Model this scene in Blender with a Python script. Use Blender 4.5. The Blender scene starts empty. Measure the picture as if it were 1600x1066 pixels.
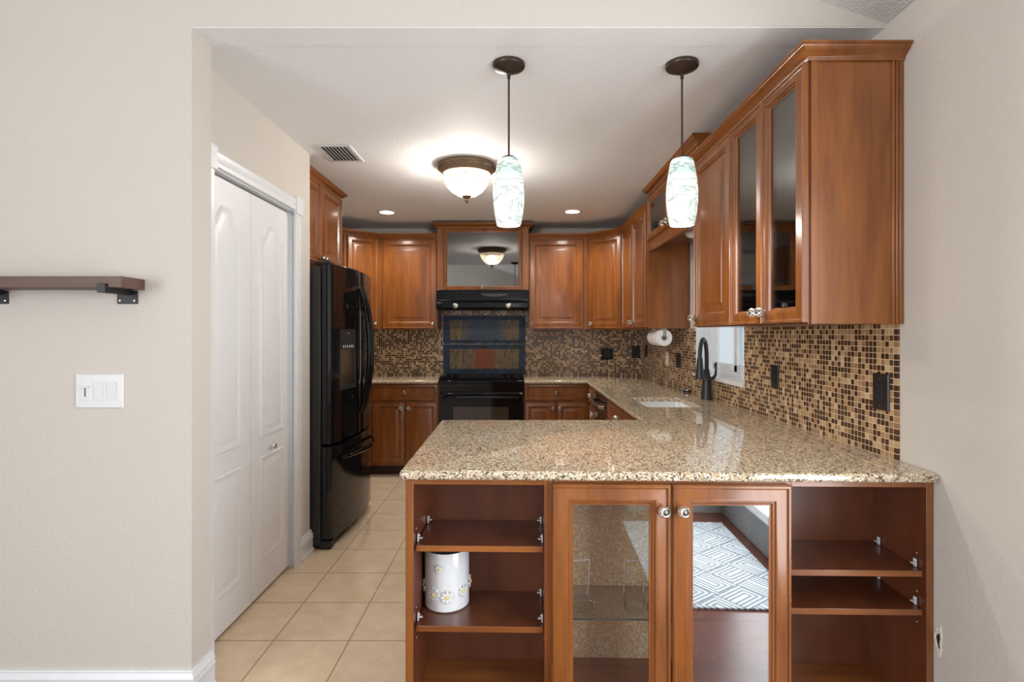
import bpy, bmesh, math, random
from mathutils import Vector, Matrix
random.seed(7)
PI = math.pi
R = math.radians
scene = bpy.context.scene
COL = scene.collection

# ------------------------------------------------------------------ camera, world, light, exposure
cam_d = bpy.data.cameras.new('camera')
cam_d.sensor_width = 36.0
cam_d.lens = 836.5 * 36 / 1600
cam_d.shift_x = -8 / 1600
cam_d.shift_y = (520.8 - 533) / 1600
cam_d.clip_start = 0.02
cam = bpy.data.objects.new('camera', cam_d)
cam.location = (0, 0, 1.35)
cam.rotation_euler = (PI / 2, 0, 0)
COL.objects.link(cam)
scene.camera = cam

scene.view_settings.view_transform = 'Standard'
scene.view_settings.look = 'None'
scene.view_settings.gamma = 1
scene.view_settings.use_curve_mapping = False
scene.view_settings.exposure = 0.14

world = bpy.data.worlds.new('sky')
scene.world = world
world.use_nodes = True
bg = world.node_tree.nodes['Background']
bg.inputs[0].default_value = (0.84, 0.92, 1.0, 1)
bg.inputs[1].default_value = .85


def lamp(name, kind, loc, energy, color=(1, 1, 1), rot=(0, 0, 0), **kw):
    d = bpy.data.lights.new(name, kind)
    d.energy = energy
    d.color = color
    for k, v in kw.items():
        setattr(d, k, v)
    o = bpy.data.objects.new(name, d)
    o.location = loc
    o.rotation_euler = rot
    COL.objects.link(o)
    return o


DAY = (.95, 0.98, 1.0)
WARM = (1.0, 0.94, 0.86)
# side window daylight; back and wide lamps are fill in added windows
lamp('fill_back_window', 'AREA', (-1.3, -3.93, 1.6), 8, DAY, (PI / 2, 0, 0), shape='RECTANGLE', size=3.4, size_y=2.0)  # unseen window lamp added for broad frontal light
lamp('daylight_side_window', 'AREA', (1.46, 0.30, 1.15), 70, (.93, .97, 1), (0, PI / 2, 0), shape='RECTANGLE', size=1.9, size_y=1.5)
lamp('fill_wide_window', 'AREA', (-3.42, -2.2, 1.5), 160, DAY, (0, -PI / 2, 0), shape='RECTANGLE', size=2.0, size_y=2.6)  # unseen window lamp added to even out the wall brightness
lamp('daylight_kitchen_window', 'AREA', (1.52, 3.54, 1.52), 1, (1, 1, 1), (0, PI / 2, 0), shape='RECTANGLE', size=.92, size_y=.85)
bpy.data.lights['daylight_kitchen_window'].cycles.is_portal = True

lamp('sun', 'SUN', (4, 6, 8), 5.0, (1, .97, .92), Vector((.35, -.25, -.9)).to_track_quat('-Z', 'Y').to_euler(), angle=R(2))

# ------------------------------------------------------------------ room dimensions
ZC = 2.454                    # ceiling
XL, XR = -1.28, 1.326         # closet wall, sink wall
XF = -1.965                   # wall behind the refrigerator
YH, YH2 = 1.924, 2.047        # opening wall
YB = 5.655                    # back wall
CT = 0.9085                   # counter top


# ------------------------------------------------------------------ mesh helpers
def BM():
    return bmesh.new()


def box(bm, x0, y0, z0, x1, y1, z1, mi=0):
    v = [bm.verts.new(p) for p in ((x0, y0, z0), (x1, y0, z0), (x1, y1, z0), (x0, y1, z0),
                                   (x0, y0, z1), (x1, y0, z1), (x1, y1, z1), (x0, y1, z1))]
    for f in ((0, 3, 2, 1), (4, 5, 6, 7), (0, 1, 5, 4), (1, 2, 6, 5), (2, 3, 7, 6), (3, 0, 4, 7)):
        bm.faces.new([v[i] for i in f]).material_index = mi


def loft(bm, loops, cap0=True, cap1=True, closed=True, mi=0):
    rows = [[bm.verts.new(p) for p in lp] for lp in loops]
    n = len(rows[0])
    for a, b in zip(rows, rows[1:]):
        for i in range(n if closed else n - 1):
            j = (i + 1) % n
            bm.faces.new((a[i], a[j], b[j], b[i])).material_index = mi
    if cap0:
        bm.faces.new(rows[0][::-1]).material_index = mi
    if cap1:
        bm.faces.new(rows[-1]).material_index = mi
    return rows


def lathe(bm, prof, at=(0, 0, 0), axis='z', seg=24, mi=0, cap0=True, cap1=True):
    loops = []
    for r, h in prof:
        lp = []
        for k in range(seg):
            a = 2 * PI * k / seg
            c, s = r * math.cos(a), r * math.sin(a)
            p = {'z': (c, s, h), 'y': (c, h, s), 'x': (h, c, s)}[axis]
            lp.append((at[0] + p[0], at[1] + p[1], at[2] + p[2]))
        loops.append(lp)
    return loft(bm, loops, cap0, cap1, mi=mi)


def tube(bm, pts, r, seg=10, mi=0):
    pts = [Vector(p) for p in pts]
    rs = r if isinstance(r, (list, tuple)) else [r] * len(pts)
    loops, up = [], None
    for i, p in enumerate(pts):
        t = (pts[min(i + 1, len(pts) - 1)] - pts[max(i - 1, 0)]).normalized()
        if up is None:
            up = Vector((0, 0, 1)) if abs(t.z) < .9 else Vector((1, 0, 0))
        u = (up - t * up.dot(t)).normalized()
        w = t.cross(u)
        up = u
        loops.append([p + (u * math.cos(2 * PI * k / seg) + w * math.sin(2 * PI * k / seg)) * rs[i] for k in range(seg)])
    loft(bm, loops, mi=mi)


def offset(poly, d):
    """inward offset of a counter-clockwise polygon, mitred"""
    n, out = len(poly), []
    for i in range(n):
        p0, p1, p2 = Vector(poly[i - 1]), Vector(poly[i]), Vector(poly[(i + 1) % n])
        a, b = (p1 - p0).normalized(), (p2 - p1).normalized()
        na, nb = Vector((-a.y, a.x)), Vector((-b.y, b.x))
        m = (na + nb)
        m = m / max(m.dot(na), 1e-6)
        out.append(p1 + m * d)
    return out


def sweep(bm, path, prof, mi=0):
    """profile (out, up) along an open 2D path; out is to the right of travel"""
    n = len(path)
    P = [Vector(p) for p in path]
    loops = []
    for i in range(n):
        dirs = []
        if i > 0:
            dirs.append((P[i] - P[i - 1]).normalized())
        if i < n - 1:
            dirs.append((P[i + 1] - P[i]).normalized())
        ns = [Vector((d.y, -d.x)) for d in dirs]
        m = ns[0] if len(ns) == 1 else (ns[0] + ns[1])
        m = m / max(m.dot(ns[0]), 1e-6)
        loops.append([(P[i].x + m.x * o, P[i].y + m.y * o, u) for o, u in prof])
    loft(bm, loops, mi=mi)


def prism(bm, poly, z0, z1, mi=0):
    loft(bm, [[(p[0], p[1], z0) for p in poly], [(p[0], p[1], z1) for p in poly]], mi=mi)


def build(name, bm, mats, parent=None, loc=None, rot=None, bevel=0, smooth=True, angle=35):
    bmesh.ops.recalc_face_normals(bm, faces=bm.faces)
    me = bpy.data.meshes.new(name)
    bm.to_mesh(me)
    bm.free()
    for m in (mats if isinstance(mats, (list, tuple)) else [mats]):
        me.materials.append(m)
    if smooth:
        me.shade_smooth()
        me.set_sharp_from_angle(angle=R(angle))
    o = bpy.data.objects.new(name, me)
    COL.objects.link(o)
    if parent:
        o.parent = parent
    if loc:
        o.location = loc
    if rot is not None:
        o.rotation_euler = (0, 0, rot) if not isinstance(rot, tuple) else rot
    if bevel:
        b = o.modifiers.new('edge', 'BEVEL')
        b.width = bevel
        b.segments = 2
        b.limit_method = 'ANGLE'
        b.angle_limit = R(40)
        b.harden_normals = False
    return o


def tag(o, label, cat, group=None):
    o['label'] = label
    o['category'] = cat
    if group:
        o['group'] = group
    return o


def thing(name, label, cat, loc=(0, 0, 0), rotz=0, group=None):
    o = bpy.data.objects.new(name, None)
    o.empty_display_size = .1
    COL.objects.link(o)
    o.location = loc
    o.rotation_euler = (0, 0, rotz)
    return tag(o, label, cat, group)


def struct(o):
    o['kind'] = 'structure'
    return o


def dup(o, parent=None, loc=None):
    c = o.copy()
    COL.objects.link(c)
    if parent:
        c.parent = parent
    if loc:
        c.location = loc
    return c


def copy_tree(root, loc):
    r = dup(root, loc=loc)
    for ch in list(root.children):
        c = dup(ch, r)
        for g in list(ch.children):
            dup(g, c)
    return r


# ------------------------------------------------------------------ materials
def lin(r, g, b):
    f = lambda c: (c / 255 / 12.92) if c / 255 <= .04045 else ((c / 255 + .055) / 1.055) ** 2.4
    return (f(r), f(g), f(b), 1)


class NT:
    def __init__(s, name):
        s.m = bpy.data.materials.new(name)
        s.m.use_nodes = True
        s.t = s.m.node_tree
        s.b = s.t.nodes['Principled BSDF']
        s.out = s.t.nodes['Material Output']

    def n(s, kind, **kw):
        nd = s.t.nodes.new(kind)
        for k, v in kw.items():
            if k.startswith('i_'):
                nd.inputs[k[2:].replace('_', ' ')].default_value = v
            elif k[0] == 'i' and k[1:].isdigit():
                nd.inputs[int(k[1:])].default_value = v
            else:
                setattr(nd, k, v)
        return nd

    def l(s, a, b):
        s.t.links.new(a, b)

    def math(s, op, a, b=None, c=None):
        nd = s.n('ShaderNodeMath', operation=op)
        for i, v in enumerate((a, b, c)):
            if v is None:
                continue
            if isinstance(v, (int, float)):
                nd.inputs[i].default_value = v
            else:
                s.l(v, nd.inputs[i])
        return nd.outputs[0]

    def mix(s, fac, a, b, blend='MIX'):
        nd = s.n('ShaderNodeMix', data_type='RGBA', blend_type=blend)
        for i, v in ((0, fac), (6, a), (7, b)):
            if isinstance(v, (int, float)):
                nd.inputs[i].default_value = v
            elif isinstance(v, (tuple, list)):
                nd.inputs[i].default_value = v
            else:
                s.l(v, nd.inputs[i])
        return nd.outputs[2]

    def ramp(s, fac, stops, const=False):
        nd = s.n('ShaderNodeValToRGB')
        cr = nd.color_ramp
        if const:
            cr.interpolation = 'CONSTANT'
        while len(cr.elements) < len(stops):
            cr.elements.new(.5)
        for e, (p, c) in zip(cr.elements, stops):
            e.position = p
            e.color = c
        s.l(fac, nd.inputs[0])
        return nd.outputs[0]

    def obj(s, scale=(1, 1, 1), rot=(0, 0, 0), world=False):
        if world:
            src = s.n('ShaderNodeNewGeometry').outputs['Position']
        else:
            src = s.n('ShaderNodeTexCoord').outputs['Object']
        mp = s.n('ShaderNodeMapping')
        mp.inputs['Scale'].default_value = scale
        mp.inputs['Rotation'].default_value = rot
        s.l(src, mp.inputs[0])
        return mp.outputs[0]

    def noise(s, vec, scale, detail=3, rough=.55, dist=0):
        nd = s.n('ShaderNodeTexNoise')
        nd.inputs['Scale'].default_value = scale
        nd.inputs['Detail'].default_value = detail
        nd.inputs['Roughness'].default_value = rough
        nd.inputs['Distortion'].default_value = dist
        s.l(vec, nd.inputs['Vector'])
        return nd.outputs['Fac']

    def bump(s, height, strength, dist=.002):
        nd = s.n('ShaderNodeBump')
        nd.inputs['Strength'].default_value = strength
        nd.inputs['Distance'].default_value = dist
        s.l(height, nd.inputs['Height'])
        s.l(nd.outputs[0], s.b.inputs['Normal'])


def plain(name, col, rough=.5, metal=0, coat=0, spec=.5, **kw):
    k = NT(name)
    k.b.inputs['Base Color'].default_value = col
    k.b.inputs['Roughness'].default_value = rough
    k.b.inputs['Metallic'].default_value = metal
    k.b.inputs['Coat Weight'].default_value = coat
    k.b.inputs['Specular IOR Level'].default_value = spec
    # faint procedural wear so nothing is perfectly uniform
    nz = k.noise(k.obj(), 14, 3)
    d = tuple(c * .93 for c in col[:3]) + (1,)
    k.l(k.mix(nz, d, col), k.b.inputs['Base Color'])
    return k.m


def wall_paint(name, col, bump=.25, scale=70, rough=.75):
    k = NT(name)
    v = k.obj(world=True)
    big = k.noise(v, 1.3, 2)
    d = tuple(c * .95 for c in col[:3]) + (1,)
    k.l(k.mix(big, d, col), k.b.inputs['Base Color'])
    k.b.inputs['Roughness'].default_value = rough
    k.bump(k.noise(v, scale, 3, .6), bump, .006)
    return k.m


def wood(name, c0, c1, rough=.32, coat=.42, horiz=False):
    k = NT(name)
    sc = (1.2, 9, 9) if horiz else (9, 9, 1.2)
    v = k.obj(sc)
    a = k.noise(v, 1.5, 5, .65, .3)
    fine = k.noise(k.obj((6, 140, 140) if horiz else (140, 140, 6)), 1, 3, .6)
    blotch = k.noise(k.obj((2.2, 2.2, 2.2)), 1.6, 3)
    col = k.ramp(a, [(.30, c0), (.70, c1)])
    col = k.mix(k.math('MULTIPLY', k.math('SUBTRACT', fine, .3), .30), col, tuple(c * .5 for c in c0[:3]) + (1,))
    col = k.mix(k.math('MULTIPLY', blotch, .35), col, tuple(c * .72 for c in c1[:3]) + (1,))
    k.l(col, k.b.inputs['Base Color'])
    k.b.inputs['Roughness'].default_value = rough
    k.b.inputs['Coat Weight'].default_value = coat
    k.b.inputs['Coat Roughness'].default_value = .16
    k.bump(fine, .04, .001)
    return k.m


def mosaic(name, ax):
    k = NT(name)
    pos = k.n('ShaderNodeNewGeometry').outputs['Position']
    sp = k.n('ShaderNodeSeparateXYZ')
    k.l(pos, sp.inputs[0])
    P = .0218
    u = k.math('DIVIDE', sp.outputs[ax], P)
    w = k.math('DIVIDE', k.math('SUBTRACT', sp.outputs[2], .9085 - .0009), P)
    iu, iw = k.math('FLOOR', u), k.math('FLOOR', w)
    cb = k.n('ShaderNodeCombineXYZ')
    k.l(iu, cb.inputs[0])
    k.l(iw, cb.inputs[1])
    wn = k.n('ShaderNodeTexWhiteNoise', noise_dimensions='3D')
    k.l(cb.outputs[0], wn.inputs['Vector'])
    cols = [(0, lin(36, 18, 13)), (.30, lin(52, 28, 18)), (.44, lin(80, 46, 30)), (.51, lin(156, 120, 84)),
            (.62, lin(178, 144, 104)), (.75, lin(198, 168, 128)), (.87, lin(166, 134, 104)), (.95, lin(216, 192, 156))]
    col = k.ramp(wn.outputs['Value'], cols, True)
    streak = k.noise(k.obj((40, 40, 260), (0, .5, .3), True), 1, 2)
    col = k.mix(k.math('MULTIPLY', streak, .35), col, lin(150, 110, 80))
    def edge(x):
        f = k.math('FRACT', x)
        return k.math('MULTIPLY', k.math('GREATER_THAN', f, .05), k.math('LESS_THAN', f, .95))
    tile = k.math('MULTIPLY', edge(u), edge(w))
    k.l(k.mix(tile, lin(222, 196, 160), col), k.b.inputs['Base Color'])
    k.l(k.math('SUBTRACT', .75, k.math('MULTIPLY', tile, .53)), k.b.inputs['Roughness'])
    k.bump(tile, .25, .001)
    return k.m


def granite(name):
    k = NT(name)
    v = k.obj(world=True)
    d = k.n('ShaderNodeTexNoise')
    d.inputs['Scale'].default_value = 90
    k.l(v, d.inputs['Vector'])
    sc = k.n('ShaderNodeVectorMath', operation='SCALE')
    k.l(d.outputs['Color'], sc.inputs[0])
    sc.inputs['Scale'].default_value = .008
    ad = k.n('ShaderNodeVectorMath', operation='ADD')
    k.l(v, ad.inputs[0])
    k.l(sc.outputs[0], ad.inputs[1])
    vo = k.n('ShaderNodeTexVoronoi')
    vo.inputs['Scale'].default_value = 210
    k.l(ad.outputs[0], vo.inputs['Vector'])
    s2 = k.n('ShaderNodeSeparateColor')
    k.l(vo.outputs['Color'], s2.inputs[0])
    col = k.ramp(s2.outputs[0], [(0, lin(50, 46, 44)), (.10, lin(108, 96, 84)), (.20, lin(172, 150, 122)), (.40, lin(202, 180, 148)),
                                 (.60, lin(220, 204, 176)), (.78, lin(234, 226, 210)), (.93, lin(150, 142, 132))], True)
    col = k.mix(k.math('MULTIPLY', k.noise(v, 5, 2), .2), col, lin(182, 150, 108))
    k.l(col, k.b.inputs['Base Color'])
    k.b.inputs['Roughness'].default_value = .03
    k.b.inputs['Specular IOR Level'].default_value = .95
    return k.m


def tile_floor(name):
    k = NT(name)
    pos = k.n('ShaderNodeNewGeometry').outputs['Position']
    sp = k.n('ShaderNodeSeparateXYZ')
    k.l(pos, sp.inputs[0])
    u = k.math('DIVIDE', k.math('ADD', sp.outputs[0], .7374 + 3.31), .331)
    w = k.math('DIVIDE', k.math('SUBTRACT', sp.outputs[1], 2.350 - 3.31), .331)
    cb = k.n('ShaderNodeCombineXYZ')
    k.l(k.math('FLOOR', u), cb.inputs[0])
    k.l(k.math('FLOOR', w), cb.inputs[1])
    wn = k.n('ShaderNodeTexWhiteNoise', noise_dimensions='3D')
    k.l(cb.outputs[0], wn.inputs['Vector'])
    v = k.obj(world=True)
    n1 = k.noise(v, 9, 4, .65)
    n2 = k.noise(v, 45, 3, .6)
    col = k.ramp(n1, [(.3, lin(214, 190, 160)), (.7, lin(236, 217, 190))])
    col = k.mix(k.math('MULTIPLY', n2, .3), col, lin(202, 174, 140))
    col = k.mix(k.math('MULTIPLY', wn.outputs['Value'], .22), col, lin(224, 200, 164))
    def edge(x, g=.009):
        f = k.math('FRACT', x)
        return k.math('MULTIPLY', k.math('GREATER_THAN', f, g), k.math('LESS_THAN', f, 1 - g))
    t = k.math('MULTIPLY', edge(u), edge(w))
    k.l(k.mix(t, lin(166, 136, 104), col), k.b.inputs['Base Color'])
    k.l(k.math('SUBTRACT', .8, k.math('MULTIPLY', t, .45)), k.b.inputs['Roughness'])
    k.bump(t, .3, .002)
    return k.m


def plank_floor(name):
    k = NT(name)
    pos = k.n('ShaderNodeNewGeometry').outputs['Position']
    sp = k.n('ShaderNodeSeparateXYZ')
    k.l(pos, sp.inputs[0])
    w = k.math('DIVIDE', k.math('ADD', sp.outputs[1], 10), .125)
    row = k.math('FLOOR', w)
    u = k.math('DIVIDE', k.math('ADD', k.math('ADD', sp.outputs[0], 20), k.math('MULTIPLY', row, .437)), 1.22)
    cb = k.n('ShaderNodeCombineXYZ')
    k.l(row, cb.inputs[0])
    k.l(k.math('FLOOR', u), cb.inputs[1])
    wn = k.n('ShaderNodeTexWhiteNoise', noise_dimensions='3D')
    k.l(cb.outputs[0], wn.inputs['Vector'])
    g = k.noise(k.obj((2, 60, 1), world=True), 1.2, 4)
    col = k.ramp(g, [(.3, lin(70, 34, 26)), (.7, lin(112, 60, 48))])
    col = k.mix(k.math('MULTIPLY', wn.outputs['Value'], .4), col, lin(84, 44, 38))
    f, f2 = k.math('FRACT', w), k.math('FRACT', u)
    e = k.math('MULTIPLY', k.math('GREATER_THAN', f, .025), k.math('GREATER_THAN', f2, .003))
    k.l(k.mix(e, lin(30, 16, 14), col), k.b.inputs['Base Color'])
    k.b.inputs['Roughness'].default_value = .28
    k.bump(e, .3, .002)
    return k.m


def glass(name, tint=(1, 1, 1, 1), base=.05, fres=.5, rough=.01):
    k = NT(name)
    tr = k.n('ShaderNodeBsdfTransparent')
    tr.inputs[0].default_value = tint
    gl = k.n('ShaderNodeBsdfGlossy')
    gl.inputs['Roughness'].default_value = rough
    gl.inputs['Color'].default_value = (.95, .96, .96, 1)
    lw = k.n('ShaderNodeLayerWeight')
    lw.inputs[0].default_value = .35
    fac = k.math('ADD', k.math('MULTIPLY', lw.outputs['Fresnel'], fres), base)
    mx = k.n('ShaderNodeMixShader')
    k.l(fac, mx.inputs[0])
    k.l(tr.outputs[0], mx.inputs[1])
    k.l(gl.outputs[0], mx.inputs[2])
    k.l(mx.outputs[0], k.out.inputs[0])
    k.t.nodes.remove(k.b)
    return k.m


def emit(name, col, strength):
    k = NT(name)
    k.b.inputs['Base Color'].default_value = col
    k.b.inputs['Emission Color'].default_value = col
    k.b.inputs['Emission Strength'].default_value = strength
    return k.m


M = {}
M['paint'] = wall_paint('greige_wall_paint', lin(208, 201, 192), .3, 75)
M['backlit_paint'] = wall_paint('backlit_entry_grey', lin(120, 122, 124), .2, 75)  # grey puts the backlit shade of the entry walls into their colour
M['ceil'] = wall_paint('white_ceiling_paint', lin(244, 245, 246), .25, 55)
M['popcorn'] = wall_paint('popcorn_ceiling', lin(232, 230, 226), 1.0, 120)
M['trim'] = plain('white_trim_paint', lin(228, 230, 233), .35)
M['door_white'] = plain('white_door_paint', lin(232, 233, 234), .4)
M['wood'] = wood('cherry_stained_maple', lin(104, 56, 23), lin(160, 96, 43))
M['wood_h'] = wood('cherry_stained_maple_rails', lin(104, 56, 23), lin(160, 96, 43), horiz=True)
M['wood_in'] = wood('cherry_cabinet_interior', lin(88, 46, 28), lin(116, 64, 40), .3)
M['kick'] = wood('dark_toe_kick', lin(54, 28, 18), lin(70, 38, 24), .5, 0)
M['shelf_wood'] = wood('walnut_laminate', lin(84, 60, 50), lin(112, 84, 70), .5, 0, True)
M['tile_x'] = mosaic('glass_mosaic_sink_wall', 1)
M['tile_y'] = mosaic('glass_mosaic_back_wall', 0)
M['granite'] = granite('speckled_granite')
M['floor'] = tile_floor('beige_floor_tile')
M['plank'] = plank_floor('dark_plank_floor')
M['black'] = plain('gloss_black', (.005, .005, .006, 1), .07, 0, 0, .42)
M['black_hood'] = plain('satin_black_enamel', (.005, .005, .006, 1), .16, 0, 0, .16)
M['black_side'] = plain('textured_black', (.022, .023, .025, 1), .38)
M['black_matte'] = plain('matte_black', (.012, .012, .013, 1), .5)
M['black_plate'] = plain('oil_bronze_plate', lin(40, 33, 31), .4)
M['chrome'] = plain('chrome', (.75, .75, .74, 1), .15, 1)
M['nickel'] = plain('brushed_nickel', (.82, .80, .75, 1), .28, 1)
M['nickel_dark'] = plain('knob_core', (.22, .20, .18, 1), .35, 1)
M['bronze'] = plain('oil_rubbed_bronze', lin(74, 60, 52), .42, .6)
M['bronze_light'] = plain('brushed_bronze', lin(132, 112, 90), .4, .5)
M['white_plastic'] = plain('white_plastic', lin(224, 224, 225), .35)
M['almond'] = plain('almond_plastic', lin(228, 210, 188), .4)
M['clear_plastic'] = plain('frosted_clip_plastic', lin(205, 205, 208), .25)
M['porcelain'] = plain('white_glazed_ceramic', lin(240, 240, 240), .12, 0, .4)
M['canister'] = plain('canister_glaze', lin(222, 223, 225), .12, 0, .4)
M['yellow'] = plain('yellow_glaze', lin(226, 198, 120), .3)
M['paper'] = plain('white_paper', lin(238, 236, 232), .9)
M['card'] = plain('brown_cardboard', lin(110, 82, 60), .9)
M['dark'] = plain('dark_void', (.02, .018, .016, 1), .9)
M['steel'] = plain('stainless_steel', (.55, .53, .5, 1), .25, 1)
M['vinyl'] = plain('white_window_vinyl', lin(236, 240, 244), .35)
M['fence'] = plain('pale_fence_paint', lin(214, 220, 218), .7)
M['twig'] = plain('grey_green_twig', lin(120, 130, 110), .8)
M['plaster'] = plain('torn_plaster', lin(216, 208, 196), .9)
M['g_window'] = glass('window_glass', (.97, .99, .99, 1), .02, .3)
M['g_upper'] = glass('upper_door_glass', (.62, .62, .62, 1), .16, .55, .03)
M['g_hood'] = glass('hood_door_glass', (.40, .40, .41, 1), .20, .35, .02)
M['g_left'] = glass('display_door_glass', (.97, .97, .97, 1), .10, .35)
M['g_mirror'] = glass('mirrored_door_glass', (.95, .95, .95, 1), .60, .25)
M['g_shelf'] = glass('glass_shelf', (.90, .94, .92, 1), .06, .4)
M['acrylic'] = glass('clear_acrylic', (.95, .95, .95, 1), .22, .6, .05)
M['g_edge'] = plain('glass_edge', lin(70, 84, 82), .1)
M['oven_glass'] = plain('oven_window', (.05, .036, .026, 1), .08, 0, .5)

k = NT('gold_damask_paper')
v = k.obj((1, 1, 1))
wv = k.n('ShaderNodeTexWave', wave_type='RINGS')
wv.inputs['Scale'].default_value = 13
wv.inputs['Distortion'].default_value = 16
wv.inputs['Detail'].default_value = 1.5
wv.inputs['Detail Scale'].default_value = 3.2
k.l(v, wv.inputs[0])
col = k.ramp(wv.outputs['Fac'], [(.55, lin(232, 200, 146)), (.85, lin(252, 240, 208))])
k.l(col, k.b.inputs['Base Color'])
k.b.inputs['Roughness'].default_value = .5
M['damask'] = k.m

k = NT('maze_rug_pile')
v = k.obj((5.4, 5.4, 5.4), (0, 0, R(38)))
sp = k.n('ShaderNodeSeparateXYZ')
k.l(v, sp.inputs[0])
fu, fv = k.math('FLOOR', sp.outputs[0]), k.math('FLOOR', sp.outputs[1])
cu = k.math('SUBTRACT', k.math('FRACT', sp.outputs[0]), .5)
cv = k.math('SUBTRACT', k.math('FRACT', sp.outputs[1]), .5)
ch = k.math('FLOORED_MODULO', k.math('ADD', fu, fv), 2)
ich = k.math('SUBTRACT', 1, ch)
cb = k.n('ShaderNodeCombineXYZ')
k.l(fu, cb.inputs[0])
k.l(fv, cb.inputs[1])
wn = k.n('ShaderNodeTexWhiteNoise', noise_dimensions='3D')
k.l(cb.outputs[0], wn.inputs['Vector'])
sgn = k.math('SUBTRACT', k.math('MULTIPLY', k.math('GREATER_THAN', wn.outputs['Value'], .5), 2), 1)
a = k.math('ADD', k.math('MULTIPLY', cu, ch), k.math('MULTIPLY', cv, ich))
b = k.math('MULTIPLY', sgn, k.math('ADD', k.math('MULTIPLY', cv, ch), k.math('MULTIPLY', cu, ich)))
dd = k.math('MAXIMUM', k.math('ABSOLUTE', a), k.math('SUBTRACT', b, .12))
st = k.math('GREATER_THAN', k.math('FRACT', k.math('MULTIPLY', dd, 8)), .5)
k.l(k.mix(st, lin(200, 207, 211), lin(118, 128, 136)), k.b.inputs['Base Color'])
k.b.inputs['Roughness'].default_value = .95
k.bump(k.noise(k.obj(), 500, 2), .4, .002)
M['rug'] = k.m


def art(name, blob, tint):
    k = NT(name)
    v = k.obj((1, 1, 1))
    s1 = k.noise(k.obj((24, 1, 2)), 1, 5, .75)
    col = k.ramp(s1, [(.34, lin(40, 38, 40)), (.43, lin(112, 88, 62)), (.50, lin(150, 128, 92)), (.55, lin(62, 64, 62)), (.62, lin(158, 138, 100)), (.70, lin(88, 62, 46))])
    sp = k.n('ShaderNodeSeparateXYZ')
    k.l(v, sp.inputs[0])
    mr = k.n('ShaderNodeMapRange', interpolation_type='SMOOTHSTEP')
    mr.inputs['From Min'].default_value = blob * .55
    mr.inputs['From Max'].default_value = blob * 1.35
    mr.inputs['To Min'].default_value = .85
    mr.inputs['To Max'].default_value = 0
    k.l(k.math('ADD', k.math('ABSOLUTE', sp.outputs[0]), k.math('MULTIPLY', k.math('SUBTRACT', s1, .5), .25)), mr.inputs[0])
    shade = k.mix(k.math('MULTIPLY', s1, .9), tint, (.02, .02, .025, 1))
    k.l(k.mix(mr.outputs[0], col, shade), k.b.inputs['Base Color'])
    k.b.inputs['Roughness'].default_value = .35
    k.b.inputs['Specular IOR Level'].default_value = .25
    return k.m


M['art_a'] = art('striped_art_blue', .21, lin(70, 108, 140))
M['art_b'] = art('striped_art_orange', .11, lin(196, 96, 52))
k = NT('blue_black_art_border')
n1 = k.noise(k.obj((3, 3, 5)), 2.2, 4, .6, .8)
k.l(k.ramp(n1, [(.32, lin(36, 38, 40)), (.46, lin(56, 70, 80)), (.54, lin(44, 62, 100)), (.60, lin(60, 72, 80)), (.74, lin(84, 88, 88))]), k.b.inputs['Base Color'])
k.b.inputs['Roughness'].default_value = .35
k.b.inputs['Specular IOR Level'].default_value = .2
M['art_border'] = k.m

k = NT('swirled_teal_shade_glass')
v = k.obj((7, 7, 17))
n1 = k.noise(v, .75, 2, .5, 1.6)
vein = k.math('SUBTRACT', 1, k.math('MULTIPLY', k.math('ABSOLUTE', k.math('SUBTRACT', n1, .5)), 28))
vein = k.n('ShaderNodeClamp').inputs[0].node if False else k.math('MAXIMUM', vein, 0)
n2 = k.noise(v, .6, 2, .5, 1.0)
base = k.ramp(n2, [(.46, lin(250, 250, 244)), (.68, lin(196, 232, 214))])
sp = k.n('ShaderNodeSeparateXYZ')
k.l(k.n('ShaderNodeTexCoord').outputs['Object'], sp.inputs[0])
top = k.math('MAXIMUM', k.math('MULTIPLY', k.math('SUBTRACT', sp.outputs[2], .19), 9), 0)
base = k.mix(k.math('MINIMUM', k.math('MULTIPLY', top, n2), 1), base, lin(108, 186, 178))
col = k.mix(k.math('MULTIPLY', vein, .55), base, lin(62, 122, 114))
k.l(k.mix(.55, col, (.05, .06, .055, 1)), k.b.inputs['Base Color'])
k.l(col, k.b.inputs['Emission Color'])
k.b.inputs['Emission Strength'].default_value = .66
k.b.inputs['Roughness'].default_value = .12
M['shade'] = k.m

k = NT('alabaster_bowl_glass')
n1 = k.noise(k.obj((1, 1, 1)), 6, 3, .5, 1.2)
col = k.ramp(n1, [(.40, lin(255, 236, 205)), (.60, lin(255, 248, 232))])
vein = k.math('MAXIMUM', k.math('SUBTRACT', 1, k.math('MULTIPLY', k.math('ABSOLUTE', k.math('SUBTRACT', k.noise(k.obj(), 9, 1, .4, 1.5), .5)), 30)), 0)
col = k.mix(k.math('MULTIPLY', vein, .35), col, lin(190, 150, 110))
k.l(col, k.b.inputs['Base Color'])
k.l(col, k.b.inputs['Emission Color'])
k.b.inputs['Emission Strength'].default_value = 1.0
M['bowl'] = k.m
def see_through(m, f):
    t = m.node_tree
    b, out = t.nodes['Principled BSDF'], t.nodes['Material Output']
    tr, mx = t.nodes.new('ShaderNodeBsdfTransparent'), t.nodes.new('ShaderNodeMixShader')
    mx.inputs[0].default_value = f
    t.links.new(b.outputs[0], mx.inputs[1])
    t.links.new(tr.outputs[0], mx.inputs[2])
    t.links.new(mx.outputs[0], out.inputs[0])


see_through(M['bowl'], .30)
M['lens'] = emit('recessed_lamp_lens', (1, .93, .82, 1), 6)
M['puck'] = plain('puck_light_diffuser', lin(240, 240, 240), .3)


# ------------------------------------------------------------------ THE SETTING
def wall_box(name, boxes, m):
    bm = BM()
    for b in boxes:
        box(bm, *b)
    return struct(build(name, bm, m, smooth=False))


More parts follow.
